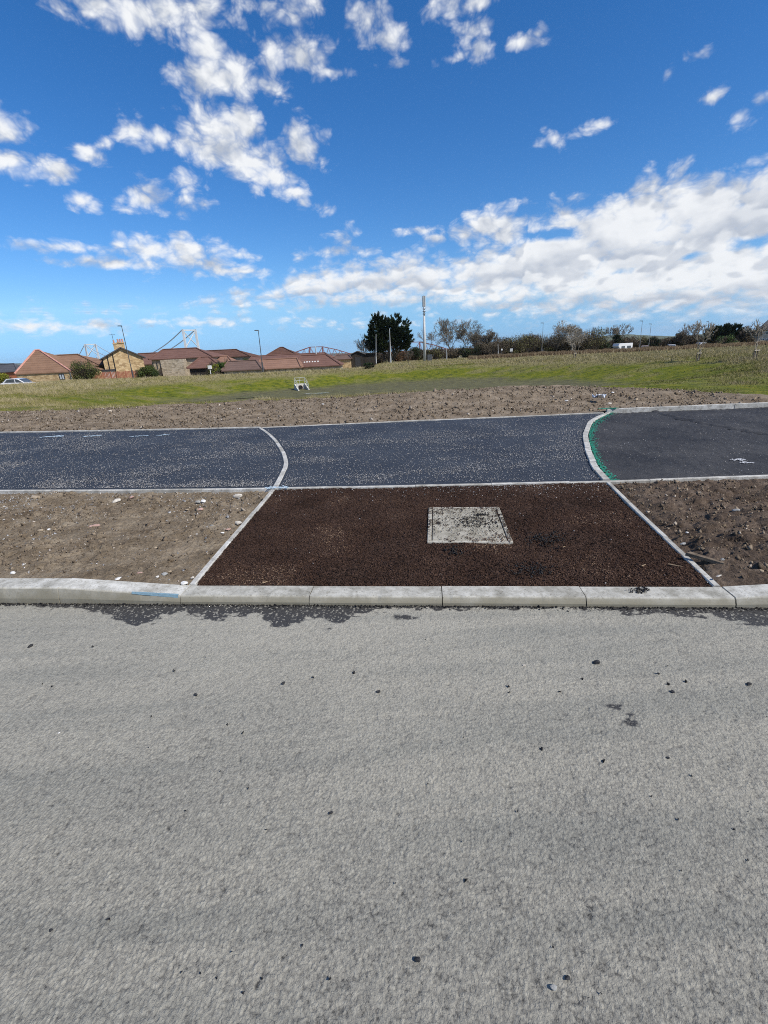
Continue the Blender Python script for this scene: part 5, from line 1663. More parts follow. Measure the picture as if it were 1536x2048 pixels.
# ------------------------------------------------------------------ footpath and whip hedge on the far field
GRAVEL = simple('pale_gravel', (0.30, 0.27, 0.22), (0.44, 0.40, 0.34), 4, 0.95)
tp_ = [ground_at(x, y, 40) for x, y in ((760, 723), (860, 716.5), (960, 713), (1080, 708.5), (1130, 706.5))]
tp2 = poly_sample([(q[0], q[1]) for q in tp_], 0.7)
o_ = np.array([-1.6, 0, 1.6])
GX = np.repeat(tp2[:, None, 0], 3, 1)
GY = tp2[:, None, 1] + o_[None]
big_ = big_mesh('footpath', np.stack([GX, GY, terrain(GX, GY) + 0.10], -1).reshape(-1, 3), grid_faces(len(tp2), 3), GRAVEL)
tag(big_, 'pale gravel footpath across the far field', kind='structure')
# row after row of knee-high brown hedge whips
V, C = [], []
line = [(940, 714.5), (1010, 712), (1080, 707.5), (1130, 703), (1200, 699.5), (1300, 697), (1400, 693), (1470, 690), (1560, 688)]
for (dy, n, hgt) in ((0, 5200, 1.15), (-2.2, 3600, 1.0), (3.2, 4200, 1.2)):
    wp = np.array([(at(x, y + dy * 0.4, 96 + dy)[0], 96 + dy) for x, y in line])
    i = rng.random(n) * (len(wp) - 1)
    X = np.interp(i, np.arange(len(wp)), wp[:, 0])
    Y = np.interp(i, np.arange(len(wp)), wp[:, 1]) + rng.normal(0, .25, n)
    Z = terrain(X, Y)
    g_ = 0.5 + 0.5 * fbm(X * 1.2, Y, 401, 2)
    for b_ in range(3):
        h = hgt * g_ * rng.uniform(0.5, 1.0, n)
        ox = rng.normal(0, .18, n)
        w = 0.09
        p0 = np.stack([X + ox, Y, Z - 0.03], 1)
        tip = p0 + np.stack([rng.normal(0, .12, n), rng.normal(0, .12, n), h], 1)
        V.append(np.stack([p0 - np.array([w, 0, 0]), p0 + np.array([w, 0, 0]), tip], 1).reshape(-1, 3))
        C.append(np.repeat(rng.random(n), 3))
V = np.concatenate(V)
HEDGE = leafy('hedge_whips', [(0, (0.06, 0.038, 0.022)), (0.5, (0.15, 0.10, 0.06)), (0.85, (0.26, 0.20, 0.12)), (1, (0.38, 0.32, 0.2))], 0.9)
tag(big_mesh('young_hedge', V, np.arange(len(V)).reshape(-1, 3), HEDGE, attrs={'rnd': np.concatenate(C)}), 'rows of low brown young hedge plants across the far field', kind='stuff')

# ------------------------------------------------------------------ houses
def tiles(name, lo, hi, course=3.2):
    mt, nt, bs = new_mat(name)
    a = noise(nt, 0.9, 4, 0.6)
    b = noise(nt, 9, 3, 0.7)
    k = mth(nt, 'ADD', mth(nt, 'MULTIPLY', a, 0.5), mth(nt, 'MULTIPLY', b, 0.5))
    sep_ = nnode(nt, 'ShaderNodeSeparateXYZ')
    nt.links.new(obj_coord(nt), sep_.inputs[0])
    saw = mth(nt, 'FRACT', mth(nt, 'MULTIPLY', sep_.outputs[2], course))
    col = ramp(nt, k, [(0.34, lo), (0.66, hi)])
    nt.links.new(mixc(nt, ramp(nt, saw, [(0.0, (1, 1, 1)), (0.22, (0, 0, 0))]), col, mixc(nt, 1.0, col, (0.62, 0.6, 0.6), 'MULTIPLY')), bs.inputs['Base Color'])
    bs.inputs['Roughness'].default_value = 0.85
    bs.inputs['Specular IOR Level'].default_value = 0.2
    bump(nt, bs, saw, 0.5, 0.04)
    return mt
def masonry(name, lo, mid, hi):
    mt, nt, bs = new_mat(name)
    v = nnode(nt, 'ShaderNodeTexVoronoi')
    v.inputs['Scale'].default_value = 2.6
    mp_ = nnode(nt, 'ShaderNodeMapping')
    mp_.inputs['Scale'].default_value = (1, 1, 1.7)
    nt.links.new(obj_coord(nt), mp_.inputs[0])
    nt.links.new(mp_.outputs[0], v.inputs['Vector'])
    sp_ = nnode(nt, 'ShaderNodeSeparateColor')
    nt.links.new(v.outputs['Color'], sp_.inputs[0])
    k = mth(nt, 'ADD', mth(nt, 'MULTIPLY', sp_.outputs[0], 0.6), mth(nt, 'MULTIPLY', noise(nt, 1.2, 4), 0.4))
    nt.links.new(ramp(nt, k, [(0.2, lo), (0.5, mid), (0.85, hi)]), bs.inputs['Base Color'])
    bs.inputs['Roughness'].default_value = 0.92
    bump(nt, bs, v.outputs['Distance'], 0.4, 0.05)
    return mt
T_BROWN = tiles('brown_tiles', (0.180, 0.104, 0.066), (0.275, 0.165, 0.106))
T_RED = tiles('red_brown_tiles', (0.125, 0.067, 0.052), (0.195, 0.108, 0.083))
T_ORANGE = tiles('orange_brown_tiles', (0.200, 0.114, 0.080), (0.285, 0.166, 0.115))
T_DARK = tiles('dark_brown_tiles', (0.078, 0.042, 0.031), (0.150, 0.078, 0.055))
T_GREYB = tiles('grey_brown_tiles', (0.111, 0.073, 0.060), (0.182, 0.120, 0.096))
T_SLATE = tiles('grey_slate', (0.055, 0.058, 0.066), (0.10, 0.10, 0.108))
S_TAN = masonry('tan_sandstone', (0.30, 0.205, 0.105), (0.45, 0.32, 0.165), (0.56, 0.43, 0.25))
S_GREY = masonry('grey_sandstone', (0.26, 0.215, 0.155), (0.38, 0.32, 0.235), (0.48, 0.41, 0.315))
RENDER_O = simple('orange_brick', (0.30, 0.10, 0.05), (0.42, 0.16, 0.08), 3, 0.9)
WHITEW = simple('white_render', (0.60, 0.60, 0.58), (0.74, 0.74, 0.72), 2, 0.8)
PINKT = simple('pink_ridge_tile', (0.42, 0.20, 0.15), (0.56, 0.30, 0.24), 3, 0.8)
GLASS = simple('window_glass', (0.05, 0.065, 0.08), (0.10, 0.12, 0.14), 1.5, 0.08, 0.0, spec=0.8)
PALEPANE = simple('blind_window', (0.40, 0.43, 0.45), (0.52, 0.55, 0.57), 1.5, 0.3, 0.0)
FRAMEW = simple('white_window_frame', (0.60, 0.60, 0.58), (0.70, 0.70, 0.68), 4, 0.5, 0)
FRAMED = simple('dark_window_frame', (0.03, 0.03, 0.03), (0.05, 0.05, 0.05), 4, 0.5, 0)
BLACKM = simple('black_metal', (0.015, 0.015, 0.016), (0.03, 0.03, 0.032), 5, 0.5, 0)
TIMBER = simple('dark_timber', (0.018, 0.015, 0.012), (0.045, 0.038, 0.030), 4, 0.9)

def window(house, x0, x1, z0, z1, y, frame=FRAMEW, pane=GLASS, bars=True):
    """a window on a wall that faces the camera (wall plane at y)"""
    f = MB()
    fw_ = min(0.08, (x1 - x0) * 0.12)
    for (a, b, c, d) in ((x0, x1, z0, z0 + fw_), (x0, x1, z1 - fw_, z1), (x0, x0 + fw_, z0 + fw_, z1 - fw_), (x1 - fw_, x1, z0 + fw_, z1 - fw_)):
        f.box(a, b, y - 0.06, y + 0.10, c, d)
    if bars:
        f.box((x0 + x1) / 2 - fw_ / 2, (x0 + x1) / 2 + fw_ / 2, y - 0.05, y + 0.10, z0 + fw_, z1 - fw_)
    w = f.build('window', frame, house)
    MB().box(x0 + fw_ * .5, x1 - fw_ * .5, y - 0.02, y + 0.05, z0 + fw_ * .5, z1 - fw_ * .5).build('pane', pane, w)
    return w
def hip_house(label, D, xl, xr, y_eave, rl, rr, depth, base_z, wall_mat, roof_mat, over=0.35, name='house', ridge_mat=None, cat='house', group='houses and farm roofs on the left', thick=0.14):
    """front wall D metres ahead between photo columns xl..xr; rl, rr: photo pixels of the ridge ends"""
    a, b = at(xl, y_eave[0], D), at(xr, y_eave[1], D)
    ze = (a[2] + b[2]) / 2
    x0, x1 = a[0], b[0]
    yc = D + depth / 2
    r0, r1 = at(rl[0], rl[1], yc), at(rr[0], rr[1], yc)
    zr = max(ze + 0.5, (r0[2] + r1[2]) / 2)
    cx = (x0 + x1) / 2
    h = thing(name, (cx, D, base_z), label, cat, group)
    L = lambda x, y, z: (x - cx, y - D, z - base_z)
    MB().hexa([L(x0 + over, D + over, base_z - 0.5), L(x1 - over, D + over, base_z - 0.5), L(x1 - over, D + depth - over, base_z - 0.5), L(x0 + over, D + depth - over, base_z - 0.5),
               L(x0 + over, D + over, ze - 0.02), L(x1 - over, D + over, ze - 0.02), L(x1 - over, D + depth - over, ze - 0.02), L(x0 + over, D + depth - over, ze - 0.02)]).build('wall', wall_mat, h)
    e = [L(x0, D, ze), L(x1, D, ze), L(x1, D + depth, ze), L(x0, D + depth, ze)]
    g0, g1 = L(r0[0], yc, zr), L(r1[0], yc, zr)
    eb = [(q[0], q[1], q[2] - thick) for q in e]
    rf = MB().add(e + [g0, g1] + eb, [(0, 1, 5, 4), (1, 2, 5), (2, 3, 4, 5), (3, 0, 4), (0, 6, 7, 1), (1, 7, 8, 2), (2, 8, 9, 3), (3, 9, 6, 0), (6, 9, 8, 7)]).build('roof', roof_mat, h)
    rm = ridge_mat or roof_mat
    up_ = 0.05
    for p_, q_ in ((g0, g1), (e[0], g0), (e[1], g1)):
        if (Vector(p_) - Vector(q_)).length > 0.3:
            MB().tube((p_[0], p_[1], p_[2] + up_), (q_[0], q_[1], q_[2] + up_), 0.13, n=6).build('ridge_tiles', rm, rf)
    h['_'] = 0
    del h['_']
    return h, L, (x0 + over, x1 - over, D + over, ze)

# 1 low slate-roofed building at the far left
h, L, wv_ = hip_house('low slate-roofed orange building at the far left', 96, -70, 36, (746, 744), (-60, 730), (29, 730), 7, -2.2, RENDER_O, T_SLATE)
# 2 brown pyramid roof with pink hips
h, L, wv_ = hip_house('stone bungalow with brown pyramid roof and pink hip tiles', 70, 29, 142, (748, 743), (70, 701), (79, 701), 8.4, -1.6, S_TAN, T_BROWN, ridge_mat=PINKT, over=0.12)
q0, q1 = at(116, 748, 70), at(130, 759, 70)
window(h, *(L(q0[0], 0, 0)[0], L(q1[0], 0, 0)[0]), L(0, 0, q1[2])[2], L(0, 0, q0[2])[2], L(0, wv_[2], 0)[1], FRAMED, PALEPANE)
MB().tube(L(wv_[1] - 0.1, wv_[2] - 0.08, -2), L(wv_[1] - 0.1, wv_[2] - 0.08, wv_[3]), 0.06, n=6).build('downpipe', simple('grey_pipe', (0.2, 0.2, 0.2), (0.28, 0.28, 0.28)), h)
hip_house('brown hipped roof behind the pyramid-roofed bungalow', 81, 92, 200, (733, 733), (103, 711), (156, 710), 8, -1.8, S_TAN, T_BROWN)
# 3 gabled stone house, gable towards the camera
D = 80.0
al_, ar_, ap_ = at(205, 718, D), at(287, 716, D), at(244, 695.5, D)
ze = (al_[2] + ar_[2]) / 2
zr = ap_[2]
xc = (al_[0] + ar_[0]) / 2
bz = -2.4
h = thing('house', (xc, D, bz), 'two-storey tan stone house with gable end and two chimneys', 'house', 'houses and farm roofs on the left', rz=R(27))
hwid = (ar_[0] - al_[0]) / 2
ov = 0.45
wl_ = hwid - ov
ze_, zr_ = ze - bz, zr - bz
sl = (zr_ - ze_) / hwid
dep = 9.0
MB().prism([(-wl_, 0, -0.5), (wl_, 0, -0.5), (wl_, 0, ze_ + sl * ov - 0.06), (0, 0, zr_ - 0.06), (-wl_, 0, ze_ + sl * ov - 0.06)], (0, dep, 0)).build('wall', S_TAN, h)
rf = MB()
for sx_ in (-1, 1):
    rf.hexa([(sx_ * hwid, -0.4, ze_ - 0.12), (0, -0.4, zr_ - 0.05), (0, dep + .4, zr_ - 0.05), (sx_ * hwid, dep + .4, ze_ - 0.12), (sx_ * hwid, -0.4, ze_ + 0.06), (0, -0.4, zr_ + 0.14), (0, dep + .4, zr_ + 0.14), (sx_ * hwid, dep + .4, ze_ + 0.06)])
rf = rf.build('roof', T_SLATE, h)
for (cy, cxx, nn_) in ((1.0, 0.15, 3), (4.5, -0.55, 2)):
    ch = MB().box(cxx - 0.52, cxx + 0.52, cy - 0.3, cy + 0.3, zr_ - 0.6, zr_ + 0.75)
    ch.box(cxx - 0.60, cxx + 0.60, cy - 0.38, cy + 0.38, zr_ + 0.75, zr_ + 0.90)
    c_ = ch.build('chimney', S_TAN, rf)
    for i in range(nn_):
        x_ = cxx - 0.34 + 0.68 * i / max(1, nn_ - 1)
        MB().tube((x_, cy, zr_ + 0.90), (x_, cy, zr_ + 1.42), 0.13, 0.11, n=8).build('chimney_pot', PINKT, rf)
MB().tube((-0.9, 4.5, zr_ + 0.4), (-0.9, 4.5, zr_ + 2.4), 0.03, n=5).build('aerial', BLACKM, h)
MB().box(-1.35, -0.45, 4.48, 4.52, zr_ + 2.2, zr_ + 2.26).build('aerial', BLACKM, h)
for x_ in (-wl_ * 0.52, -wl_ * 0.80):
    MB().tube((x_, -0.09, -0.4), (x_ + 0.15, -0.09, ze_ + sl * (hwid - abs(x_)) * 0.9), 0.07, n=6).build('downpipe', BLACKM, h)
window(h, wl_ * 0.45, wl_ * 0.62, ze_ * 0.35, ze_ * 0.55, 0.0, FRAMED, GLASS, False)
# white flat-roofed extension left of it
a_, b_ = at(187, 741, 78), at(223, 752, 78)
h = thing('flat_roof_extension', (a_[0], 78, -2.3), 'low white flat-roofed extension left of the gabled house', 'house', 'houses and farm roofs on the left')
w_ = b_[0] - a_[0]
zt = a_[2] + 2.3
MB().box(0, w_, 0, 4, -0.5, zt - 0.25).build('wall', WHITEW, h)
MB().box(-0.15, w_ + 0.15, -0.15, 4.15, zt - 0.24, zt + 0.05).build('roof', simple('felt_roof', (0.03, 0.03, 0.034), (0.06, 0.06, 0.065), 3), h)
window(h, w_ * .5, w_ * .85, zt - 0.95, zt - 0.45, 0.0, FRAMEW, GLASS)
# 4 stone steading
h, L, wv_ = hip_house('long stone farm building with red-brown hipped roof', 87, 297, 424, (719, 713), (326, 699), (393, 697), 9.5, -4.0, S_GREY, T_RED)
def win_px(h, L, yw, D, x0, y0, x1, y1, **kw):
    a, b = at(x0, y0, D), at(x1, y1, D)
    window(h, L(a[0], 0, 0)[0], L(b[0], 0, 0)[0], L(0, 0, b[2])[2], L(0, 0, a[2])[2], L(0, yw, 0)[1], **kw)
for x_ in (304, 312, 319):
    win_px(h, L, wv_[2], 87.3, x_, 726, x_ + 4.5, 738, frame=FRAMED, bars=False)
win_px(h, L, wv_[2], 87.3, 366, 718, 375, 738, frame=FRAMED)
a_, b_ = at(322, 720, 86), at(372, 745, 86)
MB().box(L(a_[0], 0, 0)[0], L(b_[0], 0, 0)[0], L(0, 85.6, 0)[1], L(0, 87.33, 0)[1], 0, L(0, 0, a_[2])[2]).build('porch_wall', S_GREY, h)
hip_house('small red-brown hipped annexe in front of the farm building', 83, 373, 442, (736, 734), (401, 715), (418, 714), 6.5, -3.8, TIMBER, T_RED)
hip_house('red-brown hipped roof behind the annexe with stone gable', 88, 395, 470, (733, 731), (410, 714), (455, 713), 7.5, -4.0, S_GREY, T_ORANGE)
hip_house('long dark brown roof behind the farm building', 106, 398, 498, (714, 714), (408, 700.5), (473, 701), 9, -4.4, S_GREY, T_DARK)
hip_house('red-brown roof between gabled house and farm building', 101, 268, 330, (729, 727), (276, 707), (322, 706.5), 9, -3.5, S_TAN, T_RED)
hip_house('low grey-brown farm roof nearest the field', 79, 442, 524, (741, 738.5), (456, 723), (512, 721.5), 7, -3.6, S_GREY, T_GREYB)
hip_house('low orange-brown farm roof beside the grey-brown one', 81, 512, 602, (738, 735), (520, 720), (594, 717), 7, -3.8, S_GREY, T_ORANGE)
h, L, wv_ = hip_house('long dark red farm roof with small skylights', 84, 596, 682, (734, 730), (600, 712), (652, 709.5), 9, -4.0, S_GREY, T_RED)
for (x_, y_) in ((609, 725), (614, 724.5), (619, 724.3), (625, 724), (630, 723.7), (636, 723.3)):
    a_ = at(596, 734, 84)
    for D_ in np.linspace(84.1, 88.4, 60):
        q_ = at(x_, y_, D_)
        zp_ = wv_[3] + (q_[1] - 84.0) / 4.5 * (at(626, 710.7, 88.5)[2] - wv_[3])
        if q_[2] <= zp_:
            break
    c_ = L(q_[0], q_[1], q_[2])
    MB().hexa([(c_[0] - .13, c_[1] - .12, c_[2] - .05), (c_[0] + .13, c_[1] - .12, c_[2] - .05), (c_[0] + .13, c_[1] + .14, c_[2] + .06), (c_[0] - .13, c_[1] + .14, c_[2] + .06), (c_[0] - .11, c_[1] - .1, c_[2] + .06), (c_[0] + .11, c_[1] - .1, c_[2] + .06), (c_[0] + .11, c_[1] + .1, c_[2] + .15), (c_[0] - .11, c_[1] + .1, c_[2] + .15)]).build('skylight', WHITEW, h)
hip_house('long red farm roof behind the low roofs', 97, 496, 662, (722, 716), (504, 712.5), (650, 706.5), 9, -4.3, S_GREY, T_RED)
h, L, wv_ = hip_house('dark pyramid roof with glazed slope among the farm roofs', 108, 532, 592, (711, 709), (560, 695), (566, 695), 8, -4.0, S_GREY, T_DARK)
hip_house('small brown roof with tan wall left of the timber shed', 104, 664, 704, (719, 717), (672, 711), (696, 710), 6, -4.0, S_TAN, T_GREYB)
# vents and flue on the dark red roof
fl = at(633, 716, 89)
MB().tube((0, 0, -1.2), (0, 0, 2.0), 0.10, n=8).build('flue', GALV)
bpy.data.objects['flue'].location = [float(c) for c in fl]
tag(bpy.data.objects['flue'], 'thin pale metal flue standing on the dark red farm roof', 'flue')
# 5 dark timber shed
a_, b_ = at(701, 709, 106), at(752, 726, 106)
zt = at(715, 702.5, 108)[2]
h = thing('timber_shed', (a_[0], 106, -2.4), 'black timber shed with pitched roof left of the cypress', 'shed')
w_, zb = b_[0] - a_[0], -2.4
ez, rz_ = a_[2] + 2.4, zt + 2.4
gw = w_ * 0.55
sh = MB().prism([(0, 0, -.5), (gw, 0, -.5), (gw, 0, ez), (gw / 2, 0, rz_ - .08), (0, 0, ez)], (0, 6, 0))
sh.build('wall', TIMBER, h)
MB().box(gw + 0.003, w_, 1.0, 6, -.5, ez).build('wall', TIMBER, h)
rf = MB()
for sx_, xa, xb in ((-1, -0.3, gw / 2), (1, gw + 0.3, gw / 2)):
    rf.hexa([(xa, -.3, ez - .18), (xb, -.3, rz_ - .02), (xb, 6.3, rz_ - .02), (xa, 6.3, ez - .18), (xa, -.3, ez - .04), (xb, -.3, rz_ + .12), (xb, 6.3, rz_ + .12), (xa, 6.3, ez - .04)])
rf.build('roof', simple('grey_felt', (0.07, 0.07, 0.07), (0.12, 0.12, 0.115), 3), h)
MB().box(gw + 0.35, w_ + .2, 0.6, 6.3, ez + .003, ez + .16).build('lean_to_roof', TIMBER, h)
MB().box(gw * .3, gw * .7, -0.05, 0.03, -.4, ez * .8).build('door', FRAMED, h)
# 6 house at the right edge
D = 112.0
a_, b_ = at(1519, 664, D), at(1620, 682, D)
h = thing('house', (a_[0], D, float(terrain(a_[0], D))), 'pale house with dark slate roof at the right edge', 'house', rz=R(-37))
z0 = float(terrain(a_[0], D))
ez, rz_ = at(1519, 661, D)[2] - z0, at(1534, 640, D + 4)[2] - z0
w_ = 12.0
MB().box(0, w_, 0, 8, -.6, ez).build('wall', simple('buff_render', (0.36, 0.33, 0.28), (0.46, 0.42, 0.36), 1.5), h)
MB().add([(-.4, -.4, ez - .05), (w_ + .4, -.4, ez - .05), (w_ + .4, 8.4, ez - .05), (-.4, 8.4, ez - .05), (1.2, 4, rz_), (w_ - 1.2, 4, rz_), (-.4, -.4, ez + .1), (w_ + .4, -.4, ez + .1), (w_ + .4, 8.4, ez + .1), (-.4, 8.4, ez + .1)],
         [(6, 7, 5, 4), (7, 8, 5), (8, 9, 4, 5), (9, 6, 4), (0, 3, 2, 1), (0, 1, 7, 6), (1, 2, 8, 7), (2, 3, 9, 8), (3, 0, 6, 9)]).build('roof', T_SLATE, h)
for x_ in (0.5, 1.5, 4.0, 5.0):
    window(h, x_, x_ + 0.75, ez * .18, ez * .42, 0.0)
window(h, 0.7, 1.7, ez * .70, ez * .92, 0.0)
# orange timber fence
pts = [(161, 759, 73), (200, 757.5, 74), (240, 756, 75), (278, 754.5, 76)]
P = [at(*q) for q in pts]
fence = thing('timber_fence', (P[0][0], P[0][1], P[0][2]), 'orange-brown close-boarded fence in front of the gabled house', 'fence')
FENCE = simple('orange_fence_wood', (0.30, 0.115, 0.065), (0.44, 0.19, 0.12), 2.5, 0.85)
PX = np.array([p[0] for p in P])
PY = np.array([p[1] for p in P])
n = 46
X = np.linspace(PX[0], PX[-1], n + 1)
board = None
for i in range(n):
    x0, x1 = X[i] + .008, X[i + 1] - .008
    y_ = float(np.interp((x0 + x1) / 2, PX, PY))
    if board is None:
        board = MB().box(0, x1 - x0, -.012, .012, -0.6, 0.85).build('board', FENCE, fence)
        me_ = board.data
        o = board
    else:
        o = bpy.data.objects.new('board', me_)
        COL.objects.link(o)
        o.parent = fence
    o.location = (x0 - P[0][0], y_ - P[0][1], random.uniform(-.02, .02) + 0.03 * math.sin(i * .7))
for i in range(0, n + 1, 6):
    y_ = float(np.interp(X[i], PX, PY))
    MB().box(X[i] - P[0][0] - .05, X[i] - P[0][0] + .05, y_ - P[0][1] + .02, y_ - P[0][1] + .12, -.6, .92).build('post', FENCE, fence)
# white meter post
p = ground_at(421, 745, 50)
p = at(421, 744, 77)
t = thing('meter_post', (p[0], p[1], p[2]), 'small white meter box on a post near the yellow-green shrub', 'meter box')
MB().box(-.05, .05, -.05, .05, -.3, .45).build('post', WHITEW, t)
MB().box(-.28, .28, -.15, .15, .453, 1.0).build('box', WHITEW, t, bevel=.02)

# ------------------------------------------------------------------ mast, lamp posts, poles, signs
STEELP = simple('painted_steel', (0.42, 0.43, 0.42), (0.52, 0.53, 0.52), 3, 0.5, 0)
STEELD = simple('dark_steel', (0.05, 0.055, 0.06), (0.09, 0.095, 0.10), 3, 0.5, 0)
STEELM = simple('weathered_steel', (0.16, 0.165, 0.165), (0.24, 0.245, 0.24), 3, 0.5, 0)
p = at(849.5, 720, 105)
zt = at(846.5, 590, 105)[2]
mz = float(terrain(p[0], p[1]))
t = thing('phone_mast', (p[0], p[1], mz - .1), 'tall slim grey phone mast with antenna head right of the cypress', 'mast')
H = zt - mz
MB().tube((0, 0, 0), (0, 0, H * .70), .34, .23, n=12).build('pole', STEELP, t, smooth=True)
MB().tube((0, 0, H * .70), (0, 0, H * .83), .16, .14, n=10).build('neck', STEELP, t, smooth=True)
for zz_ in (.725, .76, .80):
    MB().tube((0, 0, H * zz_), (0, 0, H * zz_ + .10), .34, .34, n=10).build('clamp_ring', STEELD, t)
for i in range(3):
    a = i * 2.094 + 0.4
    MB().box(-.14, .14, -.06, .06, H * .835, H * .995, Matrix.Translation((math.cos(a) * .26, math.sin(a) * .26, 0)) @ Matrix.Rotation(a + 1.57, 4, 'Z')).build('antenna', STEELP, t)
MB().tube((0, 0, H * .83), (0, 0, H), .08, .05, n=8).build('spine', STEELD, t)
MB().box(-.5, .5, -.3, .3, 0, 1.4, Matrix.Translation((1.1, 0, 0))).build('equipment_cabinet', STEELD, t)
def lamp_post(px_t, py_t, px_b, py_b, D, label, arm=True, r=.07, name='lamp_post', mat=STEELD, group='lamp posts and poles'):
    p, q = at(px_b, py_b, D), at(px_t, py_t, D)
    t = thing(name, (p[0], p[1], p[2] - .3), label, 'lamp post' if arm else 'pole', group)
    H = q[2] - p[2] + .3
    MB().tube((0, 0, 0), (0, 0, 1.4), r * 1.6, r * 1.5, n=8).build('base', mat, t)
    MB().tube((0, 0, 1.4), (q[0] - p[0], 0, H), r, r * .6, n=8).build('pole', mat, t)
    if arm:
        MB().hexa([(q[0] - p[0] - .55, -.1, H - .02), (q[0] - p[0] + .06, -.1, H - .06), (q[0] - p[0] + .06, .1, H - .06), (q[0] - p[0] - .55, .1, H - .02),
                   (q[0] - p[0] - .5, -.08, H + .09), (q[0] - p[0] + .04, -.08, H + .07), (q[0] - p[0] + .04, .08, H + .07), (q[0] - p[0] - .5, .08, H + .09)]).build('lantern', STEELD, t)
    return t
lamp_post(243, 652, 266.6, 755, 72, 'lamp post in front of the gabled stone house')
lamp_post(516.5, 661, 526, 740, 70, 'lamp post in front of the low farm roofs')
lamp_post(779, 657, 781.5, 723, 101, 'pale pole in front of the dark cypress', False, .09, 'pole', STEELP)
lamp_post(752, 668, 752.5, 724, 104, 'thin grey pole left of the pale one before the cypress', False, .07, 'pole', STEELP)
lamp_post(892, 694, 893.5, 716, 104, 'short post below the left round-topped tree', False, .06, 'pole', STEELP)
lamp_post(996, 688, 996, 714, 100, 'thin post beside the small road sign', False, .05, 'pole', STEELP)
lamp_post(1086.5, 646, 1083, 706, 106, 'lamp post standing before the middle of the hedgerow', mat=STEELM, r=.055)
lamp_post(1285, 642, 1278.5, 697, 104, 'left of the twin lamp posts at the right', mat=STEELM, r=.055)
lamp_post(1302.5, 648, 1296.5, 696, 112, 'right of the twin lamp posts at the right', mat=STEELM, r=.055)
lamp_post(1401, 640, 1394, 690, 140, 'distant lamp post behind the nearer staked sapling', mat=STEELM, r=.05)
lamp_post(1417, 643, 1412, 689, 140, 'distant lamp post just left of the pine clump', mat=STEELM, r=.05)
lamp_post(1421, 646, 1416, 689, 150, 'thin distant lamp post touching the pine clump', mat=STEELM, r=.045)
def sign(px, py_t, py_b, w, hgt, D, label, face):
    p = at(px, py_b, D)
    z = float(terrain(p[0], p[1]))
    zt_ = at(px, py_t, D)[2]
    t = thing('road_sign', (p[0], p[1], z), label, 'sign', 'small road signs by the hedgerow')
    MB().tube((0, 0, -.1), (0, 0, zt_ - z), .045, n=8).build('post', STEELD, t)
    MB().box(-w / 2, w / 2, -.075, -.048, zt_ - z - hgt, zt_ - z).build('sign_plate', face, t)
sign(1022, 697, 712, .62, .62, 104, 'small grey square sign on a post in front of the hedgerow', STEELP)
sign(1003, 697.5, 713, .35, .35, 106, 'tiny white sign left of the grey square one', WHITEW)
sign(1084, 699, 708, .45, .45, 104, 'small grey sign at the foot of the hedge lamp post', STEELD)

